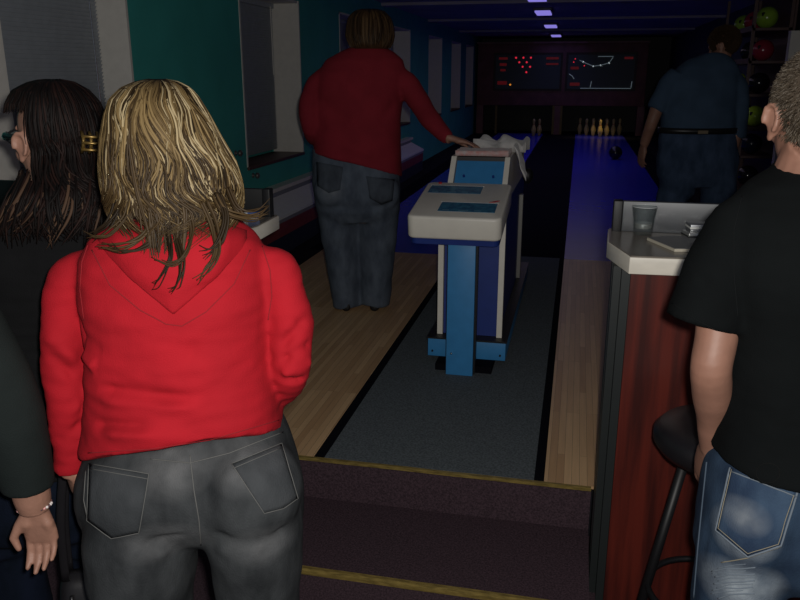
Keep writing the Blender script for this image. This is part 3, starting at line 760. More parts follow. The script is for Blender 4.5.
# ================= blonde woman in the red hoodie
pr = Person('blonde',190,400,1.42,0,'blonde streaked woman in bright red hooded top and grey jeans seen from behind')
R_=pr.ring
tors=[R_(214,140,216,.062,cy=.015),R_(224,116,238,.080,cy=.01),R_(236,92,256,.10),R_(256,82,268,.125),R_(300,84,272,.145),R_(345,92,272,.15,.004,-.01),R_(385,92,277,.155,.012,-.03),R_(412,89,281,.165,.022,-.05),R_(433,87,283,.172,.031,-.068),R_(444,86,284,.174,.033,-.075)]
armL,rL=pr.limb([(112,256,0,14),(76,275,0,23),(66,305,-.005,22.5),(64,345,-.01,21.5),(66,390,-.01,21),(69,430,-.005,19),(71,466,.0,15.5)])
armR,rR=pr.limb([(236,254,0,14),(274,272,0,24),(287,305,-.01,23),(291,340,-.02,22),(290,368,-.02,21),(278,388,.06,19),(262,392,.16,18),(240,392,.24,16)])
hips=[R_(420,94,278,.12,.03),R_(440,87,288,.145,.02),R_(466,81,298,.162,.008),R_(492,79,303,.155),R_(514,82,304,.12),R_(530,92,298,.07)]
legL,lL=pr.limb([(144,500,-.045,50),(142,532,-.05,56),(142,562,-.045,54),(145,600,-.03,47),(147,640,-.015,42)])
legR,lR=pr.limb([(250,500,-.045,50),(254,532,-.05,49),(257,562,-.045,45),(258,600,-.03,41),(258,640,-.015,38)])
z_l=lambda x,y,z:V((x,y,z))
def lower(pts,r,knee,ank,rk,ra):
    return pts+[knee,(knee+ank)/2,ank], r+[rk,(rk+ra)/2+.006,ra]
kl=V((legL[-1].x+.0,.01,.44)); al=V((legL[-1].x-.0,.0,.03)); kr=V((legR[-1].x,.01,.44)); ar=V((legR[-1].x+.0,.0,.03))
legL,lL=lower(legL,lL,kl,al,.078,.082); legR,lR=lower(legR,lR,kr,ar,.078,.082)
M_hood=mat('red_fleece',(.40,.0085,.017,1),.85,spec=.2,noise_amt=.12,noise_scale=12,bump=.3,bump_scale=500)
# body (one skin)
mb=MB(); sk=.014
hc=pr.p(166,152,.035); HR=rotm(yaw=.0,pitch=-.12)
T=head(mb,hc,HR,.92)
mb.tube([hc+V((0,-.025,-.06)),pr.p(176,205,.01),pr.p(177,230,.0)],[.055,.056,.075],n=20)
mb.hring(shrink(tors,sk)); mb.hring(shrink(hips,sk))
mb.tube(armL,[r-.018 for r in rL],n=16,smooth=3); mb.tube(armR,[r-.020 for r in rR],n=16,smooth=3)
mb.tube(legL,[r-.016 for r in lL],n=18,smooth=3); mb.tube(legR,[r-.016 for r in lR],n=18,smooth=3)
wl=armL[-1]; mb.tube([armL[-2],wl+V((0,.004,-.02))],[.026,.024],n=14)
hand(mb, wl+V((.003,.003,.018)), (.03,.06,-1),(.75,.65,0),(-.65,.75,.0),L=.158,curl=1.15,thumb=.5)
hand(mb, armR[-1], (-1,.2,0),(0,1,0),(0,0,1),L=.162,curl=1.2)
for a in (al,ar): mb.tube([a+V((0,0,.05)),a+V((0,.0,.03)),a+V((0,.10,.02))],[.04,.04,.03],n=12)
body=mb.build('body',M_skin,pr.root,remesh=.0042,sm_it=3)
eyes(T,HR,pr.root,.92)
# hoodie
mb=MB(); mb.hring(tors,n=56); mb.tube(armL,rL,n=22,smooth=4); mb.tube(armR,rR,n=22,smooth=4)
cf=wl+V((0,0,.0)); mb.tube([pr.p(70.5,458,.0),pr.p(71,471,.0)],[pr.m(16.5,460),pr.m(16,470)],n=22)
q=lambda x,y,dz=-.13: tuple(pr.p(x,y,dz))
fl=[(q(80,320,-.06),q(110,352,-.12),.012,-.007),(q(86,300,-.06),q(88,345,-.08),.010,-.008),(q(88,352,-.08),q(100,368,-.12),.014,.006),
 (q(92,388,-.13),q(205,402,-.17),.012,-.006),(q(96,398,-.13),q(215,412,-.17),.012,.005),(q(180,350,-.15),q(240,366,-.15),.016,-.004),(q(225,385,-.15),q(277,362,-.10),.013,-.006),(q(235,396,-.15),q(280,376,-.10),.012,.005),
 (q(268,318,-.06),q(272,372,-.08),.010,-.008),(q(262,330,-.1),q(240,345,-.15),.012,-.004),
 (q(280,362,-.07),q(311,340,-.03),.009,-.006),(q(281,374,-.07),q(312,360,-.03),.009,.006),(q(279,383,-.07),q(306,380,-.04),.008,-.006),(q(278,350,-.07),q(305,318,-.04),.010,-.005),
 (q(48,330,-.04),q(84,372,-.05),.013,.005),(q(50,350,-.04),q(88,392,-.05),.011,-.005),(q(56,440,-.03),q(88,420,-.03),.010,-.005),(q(58,420,-.03),q(86,400,-.04),.010,.004),
 (q(95,432,-.15),q(200,440,-.19),.012,.005),(q(88,424,-.13),q(150,428,-.18),.010,-.005),(q(220,430,-.18),q(278,405,-.14),.011,-.005),(q(200,300,-.14),q(262,300,-.11),.02,-.002)]
hd_=mb.build('hoodie',M_hood,pr.root,remesh=.0058,sm_it=5,disp=dsum(folds([(a_,b_,w_,m_*1.9) for a_,b_,w_,m_ in fl]),noisefn(9,.006,(1,1,1.7),3),noisefn(22,.0026,(1,1,2.4),9)))
bv=bvh_of(hd_)
# hood: V shaped double layer hanging on the back
def hoodpatch():
    A=[];B_=[];n=30
    for i in range(n+1):
        for j in range(n+1):
            u=i/n; v=j/n
            xl=98+(0)*v; top=(98+u*148, 232-8*math.sin(math.pi*u)); w=1-abs(2*u-1)
            bot=(98+u*148+ (2-0)*w, 240+ 74*(w**.80))
            x=top[0]*(1-v)+bot[0]*v; y=top[1]*(1-v)+bot[1]*v
            th=.004+.022*math.sin(math.pi*min(1,.12+v*.86))*min(1,3*w)
            for t_ in range(30):
                xx=x+(172-x)*.012*t_; yy=y+1.2*t_; qq=onsurf(pr,bv,xx,yy,th); q0=onsurf(pr,bv,xx,yy,-.004)
                if qq is not None and q0 is not None: break
            A.append(qq);B_.append(q0)
    N=(n+1)**2; idx=lambda i,j:i*(n+1)+j; fs=[]
    for i in range(n):
        for j in range(n):
            a,b,c,d=idx(i,j),idx(i+1,j),idx(i+1,j+1),idx(i,j+1); fs+=[(a,b,c,d),(d+N,c+N,b+N,a+N)]
        for (p0,p1) in ((idx(i,0),idx(i+1,0)),(idx(i+1,n),idx(i,n)),(idx(0,i+1),idx(0,i)),(idx(n,i),idx(n,i+1))): fs.append((p0,p0+N,p1+N,p1))
    return MB().add(A+B_,fs).build('hood',M_hood,hd_,smooth=True)
hoodpatch()
M_redseam=mat('red_seam',(.24,.005,.010,1),.9)
seam(pr,bv,[(92,250),(110,285),(140,310),(166,324),(182,326),(206,312),(234,284),(250,250)],.0011,'hood_seam',M_redseam,hd_,off=.0004)
seam(pr,bv,[(88,245),(82,262),(80,290),(84,320)],.0010,'sleeve_seam',M_redseam,hd_,off=.0002)
seam(pr,bv,[(262,246),(270,270),(272,296),(268,320)],.0010,'sleeve_seam',M_redseam,hd_,off=.0002)
seam(pr,bv,[(88,453),(150,449),(210,440),(279,420)],.0010,'hem_seam',M_redseam,hd_,off=.0002,k=12)
# grey jeans
D1=denim('grey_denim',(.050,.054,.057,1),(.020,.022,.024,1),(.155,.155,.158,1),[(tuple(pr.p(165,475,-.18)),(.085,.12,.075),1.5),(tuple(pr.p(235,470,-.18)),(.08,.12,.07),1.2),(tuple(pr.p(165,545,-.16)),(.10,.12,.05),1.0),(tuple(pr.p(262,545,-.15)),(.08,.12,.05),.9)])
mb=MB(); mb.hring(hips,n=56); mb.tube(legL,lL,[r*1.12 for r in lL],n=24,smooth=4); mb.tube(legR,lR,[r*1.12 for r in lR],n=24,smooth=4)
mb.ell(pr.p(140,490,-.075),(.106,.10,.115)); mb.ell(pr.p(250,488,-.075),(.104,.10,.112))
q2=lambda x,y,dz=-.18: tuple(pr.p(x,y,dz))
fl=[(q2(194,462),q2(202,550),.013,-.014),(q2(95,548,-.13),q2(192,538,-.16),.010,-.007),(q2(100,558,-.13),q2(185,552,-.15),.012,.006),(q2(98,572,-.1),q2(170,560,-.12),.010,-.005),(q2(206,538,-.16),q2(300,530,-.12),.010,-.007),(q2(210,550,-.15),q2(290,548,-.12),.012,.005),(q2(220,566,-.12),q2(296,552,-.1),.010,-.004),(q2(110,590,-.1),q2(160,600,-.1),.012,.004)]
jn=mb.build('jeans',D1,pr.root,remesh=.0065,sm_it=16,disp=dsum(folds(fl),noisefn(11,.003,(1,1,1.4),21)))
bj=bvh_of(jn)
M_stitch=mat('grey_stitch',(.10,.10,.096,1),.8); M_pk=denim('grey_denim_pocket',(.052,.056,.060,1),(.028,.031,.034,1),(.1,.1,.1,1))
for c4,cut,nm in (([(90,464),(149,474),(139,532),(88,520)],(112,538),'l'),([(232,464),(281,444),(297,498),(264,513)],(283,508),'r')):
    pk=patch(pr,bj,c4,'back_pocket',M_pk,jn,off=.0022,cut=cut)
    if pk:
        seam(pr,bj,[c4[0],c4[1],c4[2],cut,c4[3],c4[0]],.0009,'pocket_stitching',M_stitch,pk,off=.0026,k=8)
        seam(pr,bj,[(c4[0][0]+1,c4[0][1]+5),(c4[1][0]-1,c4[1][1]+5)],.0008,'hem_stitching',M_stitch,pk,off=.0028,k=10)
seam(pr,bj,[(190,455),(194,490),(199,520),(201,545)],.0012,'seat_seam',M_stitch,jn,off=.0006)
seam(pr,bj,[(150,459),(190,463),(230,453),(283,432)],.0011,'yoke_seam',M_stitch,jn,off=.0006)
seam(pr,bj,[(86,470),(84,500),(88,520)],.0010,'side_seam',M_stitch,jn,off=.0006)
for a in (al,ar): shoe(pr.root,a,0,M_black)
# ring on the finger
h_=wl+V((.013,-.008,-.080))
MB().tube([V((.0098*math.cos(a),.0098*math.sin(a),0)) for a in [2*math.pi*k/24 for k in range(25)]],.0013,n=8,ref=(0,0,1)).build('ring',mat('gold',(.8,.55,.2,1),.2,metal=1),pr.root,smooth=True,loc=wl+V((.024,-.010,-.062)))
# hair
def env(pr, rows, cy=.02):
    out=[]
    for (py,pl,pr_,ry,dz) in rows:
        a=pr.p(pl,py,dz); b=pr.p(pr_,py,dz); out.append(((a.x+b.x)/2,dz,a.z,(b.x-a.x)/2,ry))
    return out
EV=env(pr,[(79,150,164,.012,.0),(82,139,175,.045,.005),(88,127,185,.072,.01),(99,118,194,.095,.015),(115,113,203,.108,.015),(137,109,215,.114,.012),(163,107,230,.116,.008),(186,109,238,.115,.0),(205,114,240,.110,-.01),(222,122,236,.104,-.02),(245,132,228,.10,-.03),(272,150,212,.10,-.03)])
mb=MB()
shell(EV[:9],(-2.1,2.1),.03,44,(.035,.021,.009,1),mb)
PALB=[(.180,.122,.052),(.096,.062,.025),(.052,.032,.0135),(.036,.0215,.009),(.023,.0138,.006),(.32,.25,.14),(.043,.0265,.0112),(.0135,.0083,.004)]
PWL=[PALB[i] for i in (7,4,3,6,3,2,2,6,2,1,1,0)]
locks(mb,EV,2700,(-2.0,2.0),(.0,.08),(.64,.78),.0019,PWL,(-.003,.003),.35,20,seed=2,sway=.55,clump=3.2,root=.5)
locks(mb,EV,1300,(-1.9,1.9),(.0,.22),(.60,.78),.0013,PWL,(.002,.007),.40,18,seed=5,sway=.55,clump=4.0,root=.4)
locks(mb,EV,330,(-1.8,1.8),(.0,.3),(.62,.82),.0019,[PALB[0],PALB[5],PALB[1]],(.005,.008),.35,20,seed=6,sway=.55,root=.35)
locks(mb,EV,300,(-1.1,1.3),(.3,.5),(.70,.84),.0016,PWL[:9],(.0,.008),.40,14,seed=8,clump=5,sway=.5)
locks(mb,EV,110,(-1.0,1.1),(.35,.55),(.82,.95),.0015,PWL[:10],(.002,.012),.9,16,seed=17,sway=1.1,wav=.05)
locks(mb,EV,44,(-.25,.45),(.4,.6),(.88,1.0),.0020,PWL[:8],(.0,.012),.3,14,seed=13)
# separate wisps sweeping over the shoulders
def wisp(pts, w, c):
    for j in range(5):
        jx=random.gauss(0,2.4); jy=random.gauss(0,2.0); g=random.uniform(.7,1.3); e=random.uniform(.6,1.1)
        mb.tube([pr.p(p[0]+jx*(1-.15*i)+(i/4)**2*random.gauss(0,2.5),p[1]+jy+(i/4)*random.gauss(0,2.5),p[2]) for i,p in enumerate(pts)],[w*.55*k for k in (1,1,.9,.6,.2)],[w*.22]*5,n=6,c=(c[0]*g,c[1]*g,c[2]*g,1),smooth=6)
for pts,w,c in (([(150,195,-.115),(150,220,-.12),(140,238,-.13),(120,246,-.14),(100,243,-.13)],.005,PALB[2]),([(158,200,-.115),(158,228,-.12),(146,245,-.135),(124,250,-.145),(108,244,-.14)],.004,PALB[4]),
   ([(185,205,-.115),(192,230,-.125),(186,252,-.15),(172,262,-.16),(156,258,-.16)],.004,PALB[3]),([(172,205,-.115),(176,235,-.125),(182,262,-.155),(178,282,-.165),(172,290,-.165)],.0038,PALB[4]),
   ([(205,200,-.11),(215,225,-.12),(218,250,-.14),(208,268,-.155),(196,278,-.16)],.0042,PALB[6]),([(218,195,-.10),(226,218,-.115),(222,240,-.13),(212,250,-.14),(202,254,-.145)],.004,PALB[4]),
   ([(228,190,-.08),(236,208,-.09),(246,214,-.09),(258,214,-.08),(270,208,-.07)],.0038,PALB[3]),([(215,195,-.10),(224,210,-.11),(240,216,-.10),(254,217,-.085),(262,214,-.075)],.0036,PALB[2]),
   ([(120,190,-.09),(116,210,-.10),(108,224,-.11),(98,232,-.11),(92,236,-.11)],.004,PALB[7]),([(130,195,-.105),(126,216,-.115),(112,232,-.125),(98,238,-.125),(86,236,-.115)],.0036,PALB[6]),
   ([(165,200,-.115),(168,230,-.13),(170,255,-.155),(160,276,-.165),(152,284,-.165)],.003,PALB[7])):
    wisp(pts,w,c)
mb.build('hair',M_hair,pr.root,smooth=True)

# ================= man in the black T-shirt on the right
pr = Person('man',812,400,1.40,0,'man with short greying hair in black T-shirt and faded blue jeans, hand in pocket')
R_=pr.ring
tors=[R_(160,786,846,.065,cy=.015),R_(172,772,858,.075,cy=.01),R_(184,752,880,.085),R_(198,738,896,.10),R_(222,722,906,.12),R_(260,714,908,.135),R_(300,720,904,.14),R_(345,726,898,.14),R_(400,720,896,.14),R_(436,715,895,.158,0,.008),R_(450,713,897,.170,0,.012)]
slv,rs=pr.limb([(756,206,0,22),(738,232,0,33),(722,272,0,38),(704,324,-.01,38)])
armL,rL=pr.limb([(740,225,0,26),(724,290,0,24),(716,340,-.025,20.5),(711,368,-.035,20),(712,392,-.01,19.5),(712,422,.03,14.5),(711,448,.06,11)])
slr=[V((-q.x*1+2*0,q.y,q.z)) for q in slv]; cx=pr.p(811,300).x
mir=lambda L: [V((2*cx-q.x,q.y,q.z)) for q in L]
hips=[R_(447,724,884,.11),R_(458,713,891,.135),R_(485,706,894,.148),R_(520,700,896,.15),R_(548,697,897,.14),R_(566,702,892,.11)]
legL,lL=pr.limb([(752,500,-.02,44),(746,550,-.035,47),(736,600,-.03,43),(731,640,-.015,41)])
legR,lR=pr.limb([(846,510,0,44),(850,555,0,46),(852,600,0,42),(853,630,0,40)])
def mk(L,z,dx): return V((L[-1].x+dx,.0,z))
kl=mk(legL,.44,.01); al=mk(legL,.03,.02); kr=mk(legR,.44,.01); ar=mk(legR,.03,.03)
legL,lL=lower(legL,lL,kl,al,.085,.090); legR,lR=lower(legR,lR,kr,ar,.085,.090)
mb=MB(); hc=pr.p(819,116,.02); HR=rotm(yaw=-.12,pitch=-.05)
T=head(mb,hc,HR,1.0)
mb.tube([hc+V((0,-.02,-.05)),pr.p(815,155,.012),pr.p(813,180,.005)],[.058,.058,.075],n=20)
mb.hring(shrink(tors,.014)); mb.hring(shrink(hips,.016))
mb.tube(armL,rL,n=20,smooth=4); mb.tube(mir(armL),rL,n=20,smooth=3)
mb.tube(legL,[r-.018 for r in lL],n=18,smooth=3); mb.tube(legR,[r-.018 for r in lR],n=18,smooth=3)
hand(mb, armL[-1], (.10,.38,-1),(1,.1,.1),(0,1,.3),L=.18,curl=.7)
rw=mir(armL)[-1]; hand(mb, rw, (0,.2,-1),(-1,0,0),(0,1,0),L=.18,curl=.8)
for a in (al,ar): mb.tube([a+V((0,0,.05)),a+V((0,.0,.03)),a+V((0,.12,.02))],[.04,.04,.03],n=12)
mb.build('body',M_skin2,pr.root,remesh=.0042,sm_it=3); eyes(T,HR,pr.root)
M_tee=mat('black_cotton',(.0050,.0060,.0064,1),.95,spec=.08,noise_amt=.2,noise_scale=10,bump=.3,bump_scale=500)
mb=MB(); mb.hring(tors,n=52); mb.tube(slv,rs,n=26,smooth=4); mb.tube(mir(slv),rs,n=26,smooth=3)
q=lambda x,y,dz=-.13: tuple(pr.p(x,y,dz))
fl=[(q(730,300,-.08),q(760,330,-.13),.014,-.007),(q(733,345,-.09),q(780,352,-.14),.012,-.005),(q(725,400,-.09),q(800,440,-.15),.015,-.006),(q(722,420,-.09),q(790,462,-.15),.013,.005),(q(690,270,-.05),q(735,310,-.06),.012,-.004),(q(740,230,-.1),q(735,300,-.1),.012,-.006)]
tee=mb.build('t_shirt',M_tee,pr.root,remesh=.006,sm_it=5,disp=dsum(folds(fl),noisefn(9,.003,(1,1,1.5),33),noisefn(26,.0012,(1,1,2),4)))
bt_=bvh_of(tee)
M_blkseam=mat('black_seam',(.0065,.0075,.008,1),.95,spec=.1)
seam(pr,bt_,[(742,196),(734,230),(734,275),(738,318)],.0011,'sleeve_seam',M_blkseam,tee,off=.0003)
seam(pr,bt_,[(672,303),(700,322),(733,338)],.0009,'cuff_stitching',M_blkseam,tee,off=.0003)
D2=denim('blue_denim',(.030,.054,.092,1),(.014,.026,.050,1),(.29,.33,.365,1),[(tuple(pr.p(748,545,-.15)),(.075,.12,.065),1.9),(tuple(pr.p(745,590,-.12)),(.085,.15,.07),1.9),(tuple(pr.p(722,500,-.11)),(.02,.12,.10),.9),(tuple(pr.p(780,485,-.15)),(.07,.12,.025),1.2)])
mb=MB(); mb.hring(hips,n=52); mb.tube(legL,lL,n=24,smooth=4); mb.tube(legR,lR,n=24,smooth=4)
mb.ell(pr.p(755,525,-.05),(.092,.095,.11)); mb.ell(pr.p(842,525,-.05),(.092,.095,.11))
# pocket bulge over the hand
mb.ell(pr.p(719,486,.045),(.028,.05,.055))
q2=lambda x,y,dz=-.15: tuple(pr.p(x,y,dz))
fl=[(q2(712,568,-.12),q2(752,564,-.15),.007,.006),(q2(712,576,-.12),q2(755,573,-.15),.006,-.006),(q2(711,584,-.11),q2(752,582,-.14),.007,.006),(q2(712,592,-.11),q2(752,591,-.14),.006,-.006),(q2(798,480,-.14),q2(798,560,-.15),.012,-.008),(q2(790,540,-.1),q2(783,600,-.06),.016,-.010),(q2(760,492,-.15),q2(795,506,-.15),.007,.005),(q2(708,470,-.05),q2(700,560,-.05),.010,-.005),(q2(706,540,-.1),q2(730,560,-.13),.008,.005)]
jn=mb.build('jeans',D2,pr.root,remesh=.0065,sm_it=14,disp=dsum(folds(fl),noisefn(12,.0025,(1,1,1.4),41)))
bj=bvh_of(jn); M_st2=mat('cream_stitch',(.24,.215,.155,1),.8); M_wf=mat('faded_seam',(.135,.165,.20,1),.9)
c4=[(731,468),(797,492),(780,545),(717,530)]
M_pk2=denim('blue_denim_pocket',(.045,.076,.125,1),(.02,.036,.07,1),(.20,.22,.24,1),[(tuple(pr.p(752,530,-.16)),(.055,.12,.04),1.8)])
seam(pr,bt_,[(768+12*math.cos(a),473+10*math.sin(a)) for a in [2*math.pi*k/16 for k in range(17)]],.0009,'round_print',mat('grey_print',(.0075,.008,.008,1),.95,spec=.1),tee,off=.0002,k=3)
pk=patch(pr,bj,c4,'back_pocket',M_pk2,jn,off=.0035,cut=(748,556))
if pk:
    seam(pr,bj,[c4[0],c4[3],(748,556),c4[2],c4[1]],.0022,'faded_edge',M_wf,pk,off=.0030,k=8)
    seam(pr,bj,[(733,470),(720,528),(748,552),(777,543),(793,494)],.0008,'pocket_stitching',M_st2,pk,off=.0052,k=10)
    seam(pr,bj,[(732,472),(796,496)],.0016,'faded_edge',M_wf,pk,off=.004,k=10)
    seam(pr,bj,[(722,562),(748,557),(780,546)],.0011,'flap_stitching',M_st2,pk,off=.003,k=8)
seam(pr,bj,[(707,462),(703,500),(698,550),(694,598)],.0016,'side_seam',mat('blue_seam',(.06,.085,.12,1),.9),jn,off=.0008,k=10)
for i in range(10):
    y=565+i*3.3; xa=709+random.uniform(0,9); xb=742+random.uniform(0,14)
    seam(pr,bj,[(xa,y+3+random.uniform(-1,1)),((xa*2+xb)/3,y+random.uniform(-.8,1.5)),((xa+xb*2)/3,y+random.uniform(-1,1)),(xb,y-1)],.0008+.0006*(i%2),'frayed_rip',M_wf,jn,off=.0004,k=6)
for a in (al,ar): shoe(pr.root,a,0,M_black)
# hair: dense short tufts over the skull
def tufts(mb, T, R, k, n, length, palette, seed, zmin=-.055, back=.035, w=.0016):
    rng=random.Random(seed)
    for _ in range(n):
        u=rng.uniform(-1,1); a=rng.uniform(0,2*math.pi); s=math.sqrt(1-u*u)
        d=V((s*math.cos(a),s*math.sin(a),u)); p=V((0,-.018,.030))+V((d.x*.077,d.y*.097,d.z*.089))
        if p.z<zmin: continue
        if p.y>back and p.z<.085: continue
        if abs(p.x)>.055 and -.03<p.y<.03 and p.z<.020: continue
        nn=V((d.x/.077,d.y/.097,d.z/.089)).normalized(); dd=(nn*.7+V((rng.gauss(0,.2),rng.gauss(0,.2)-.15,-.6+rng.gauss(0,.2)))).normalized()
        L=length*rng.uniform(.6,1.3); c=rng.choice(palette); g=rng.uniform(.75,1.25)
        mb.tube([T(p-nn*.002),T(p+nn*L*.35+dd*L*.4),T(p+nn*L*.3+dd*L)],[w,w*.8,w*.25],n=4,c=(c[0]*g,c[1]*g,c[2]*g,1))
GR=[(.056,.043,.029),(.038,.028,.019),(.085,.067,.048),(.026,.019,.013),(.12,.10,.078)]
mb=MB()
capE=[]
tufts(mb,T,HR,1,12000,.0085,GR,3,w=.0009)
o=MB().ell(T((0,-.020,.034)),(.0785,.098,.0875),HR,n=40,m=26)
o2=o.build('scalp',mat('scalp_brown',(.06,.043,.028,1),.8),pr.root,smooth=True)
# trim the scalp shell to the hair area
bm=bmesh.new(); bm.from_mesh(o2.data); Ri=HR.inverted()
dl=[v for v in bm.verts if (lambda p: p.z<-.045 or (p.y>.04 and p.z<.085) or (abs(p.x)>.05 and p.y>-.035 and p.z<.02))(Ri@(v.co-hc))]
bmesh.ops.delete(bm,geom=dl,context='VERTS'); bm.to_mesh(o2.data); bm.free()
mb.build('hair',M_hair,pr.root,smooth=True)

# ================= far woman in the dark red sweater
pr = Person('far',357,200,4.55,LF,'woman in dark red sweater and jeans leaning one hand on the ball return')
R_=pr.ring
tors=[R_(45,356,382,.065,cy=.01),R_(52,340,394,.085),R_(60,326,403,.11),R_(72,319,406,.135),R_(92,314,403,.155),R_(115,312,401,.165),R_(135,312,401,.175),R_(152,314,401,.18,-.03),R_(165,313,402,.18,-.065,-.02)]
armL,rL=pr.limb([(340,70,0,10),(318,86,0,12.5),(310,108,-.05,11.5),(312,128,-.05,10),(318,138,.10,9),(330,134,.28,7.5)])
armR,rR=pr.limb([(384,70,0,10),(405,84,-.02,12.5),(418,100,-.06,11.5),(428,116,-.13,10.5),(440,131,-.20,8),(449,139,-.24,6.5)])
hips=[R_(152,313,400,.15,-.03),R_(170,312,400,.175),R_(190,313,400,.18),R_(208,316,400,.17),R_(220,320,398,.13)]
legL,lL=pr.limb([(338,195,0,21),(339,225,0,20),(342,255,0,17),(345,285,0,15),(347,306,0,14.5)])
legR,lR=pr.limb([(380,195,0,20),(378,225,0,20),(377,255,0,18),(376,285,0,16),(375,304,0,15)])
mb=MB(); hc=pr.p(369,32,.03); HR=rotm(yaw=-.2,pitch=-.15); T=head(mb,hc,HR,.97)
mb.tube([hc+V((0,-.02,-.05)),pr.p(368,46,.01),pr.p(368,56,.0)],[.055,.055,.07],n=16)
mb.hring(shrink(tors,.016)); mb.hring(shrink(hips,.016))
mb.tube(armL,[r-.012 for r in rL],n=14,smooth=3); mb.tube(armR,[r-.011 for r in rR],n=14,smooth=3)
mb.tube(legL,[r-.018 for r in lL],n=16,smooth=3); mb.tube(legR,[r-.018 for r in lR],n=16,smooth=3)
mb.tube([armR[-2],armR[-1]+V((.01,-.005,-.006))],[.030,.026],n=14)
hand(mb, armR[-1]+V((.012,-.006,.004)),(.90,-.10,-.22),(-.15,0,-1),(0,1,0),L=.17,curl=.35,thumb=.2)
hand(mb, armL[-1],(.6,.8,0),(0,0,-1),(1,0,0),L=.165,curl=.8)
for L in (legL,legR): mb.tube([L[-1]+V((0,0,.02)),L[-1]+V((0,.0,.0)),V((L[-1].x,.11,.03))],[.04,.04,.03],n=12)
mb.build('body',M_skin,pr.root,remesh=.0055,sm_it=2); eyes(T,HR,pr.root,.97)
mb=MB(); mb.hring(tors,n=48); mb.tube(armL,rL,n=20,smooth=3); mb.tube(armR,rR,n=20,smooth=3)
q=lambda x,y,dz=-.16: tuple(pr.p(x,y,dz))
fl=[(q(320,100,-.1),q(350,125,-.17),.03,-.012),(q(316,125,-.1),q(360,140,-.18),.03,-.010),(q(398,100,-.1),q(380,125,-.17),.03,-.010),(q(330,150,-.17),q(396,168,-.17),.03,-.008)]
M_sw=mat('red_knit',(.23,.017,.027,1),.9,spec=.2,noise_amt=.15,noise_scale=10)
mb.build('sweater',M_sw,pr.root,remesh=.010,sm_it=4,disp=dsum(folds(fl),noisefn(7,.006,(1,1,1.5),51)))
D3=denim('far_denim',(.105,.128,.165,1),(.058,.072,.098,1),(.21,.225,.245,1),[(tuple(pr.p(330,190,-.17)),(.10,.14,.08),1.2)],120)
mb=MB(); mb.hring(hips,n=44); mb.tube(legL,lL,n=20,smooth=3); mb.tube(legR,lR,n=20,smooth=3)
mb.ell(pr.p(335,190,-.09),(.12,.10,.12)); mb.ell(pr.p(380,192,-.09),(.115,.10,.12))
fl=[(q(357,170,-.19),q(359,215,-.19),.015,-.015),(q(359,212,-.1),q(360,300,-.08),.02,-.012),(q(318,210,-.15),q(352,207,-.17),.018,-.01),(q(362,208,-.16),q(398,204,-.16),.018,-.01)]
jn=mb.build('jeans',D3,pr.root,remesh=.011,sm_it=4,disp=dsum(folds(fl),noisefn(9,.006,(1,1,1.5),61)))
bj=bvh_of(jn); M_pk3=denim('far_denim_pocket',(.078,.094,.118,1),(.046,.054,.07,1),(.2,.2,.2,1),(),120)
for c4,cut in (([(317,162),(343,167),(340,190),(318,186)],(329,193)),([(366,176),(394,180),(392,200),(370,198)],(381,204))):
    pk=patch(pr,bj,c4,'back_pocket',M_pk3,jn,off=.006,cut=cut,n=8)
for L in (legL,legR): shoe(pr.root,L[-1],0,M_black)
EV=env(pr,[(9,364,374,.02,.02),(12,356,383,.07,.02),(18,351,388,.10,.02),(27,349,391,.115,.02),(36,348,392,.115,.01),(43,350,391,.105,.0),(49,353,388,.09,-.01)])
mb=MB(); DB=[(.065,.036,.018),(.048,.026,.013),(.09,.052,.024),(.034,.019,.010)]
shell(EV,(-2.15,2.15),.04,40,(.06,.03,.015,1),mb); locks(mb,EV,260,(-2.1,2.1),(0,.2),(.8,1.0),.007,DB,(0,.012),.25,9,seed=21)
mb.build('hair',M_hair,pr.root,smooth=True)

# ================= man in the blue shirt
pr = Person('blue',697,150,5.7,LF,'man in dark blue shirt and belted jeans standing beside the ball rack')
R_=pr.ring
tors=[R_(53,704,726,.06,cy=.05),R_(59,690,732,.08,cy=.04),R_(67,678,738,.10,cy=.02),R_(80,669,739,.12),R_(98,664,737,.13),R_(115,662,735,.135),R_(128,661,734,.14),R_(133,661,734,.142)]
slL,rl=pr.limb([(678,74,0,9),(668,86,0,10.5),(661,100,0,10),(656,110,.0,9.5)])
slR,rr=pr.limb([(731,74,0,9),(738,90,0,10),(739,115,.0,9.5),(736,138,.0,9)])
armL,rL=pr.limb([(676,76,0,8),(660,102,0,7),(652,122,-.02,6),(647,136,.02,5.2),(644,145,.04,4.5)])
armR,rR=pr.limb([(732,76,0,8),(739,110,0,7),(735,138,-.02,6),(730,155,.02,5.5),(727,167,.04,4.5)])
hips=[R_(124,663,732,.115),R_(140,659,736,.14),R_(160,657,738,.145),R_(176,658,737,.14),R_(186,664,731,.11)]
zb=lambda px,z:(lambda q:V((q.x,0,z)))(pr.p(px,150))
legL=[pr.p(678,165),pr.p(677,190),zb(675,.50),zb(674,.04)]; legR=[pr.p(717,165),pr.p(718,190),zb(720,.50),zb(721,.04)]
lr=[.135,.128,.10,.10]
mb=MB(); hc=pr.p(723,46,.08); HR=rotm(yaw=.9,pitch=-.45); T=head(mb,hc,HR,1)
mb.tube([hc+V((0,-.02,-.05)),pr.p(718,58,.05),pr.p(714,66,.02)],[.056,.058,.07],n=16)
mb.hring(shrink(tors,.016)); mb.hring(shrink(hips,.018))
mb.tube(armL,rL,n=14,smooth=3); mb.tube(armR,rR,n=14,smooth=3)
mb.tube(legL,[r-.02 for r in lr],n=16,smooth=3); mb.tube(legR,[r-.02 for r in lr],n=16,smooth=3)
hand(mb,armL[-1],(-.1,.1,-1),(1,.3,0),(0,1,0),L=.185,curl=.9); hand(mb,armR[-1],(-.1,.1,-1),(-1,.3,0),(0,1,0),L=.185,curl=.9)
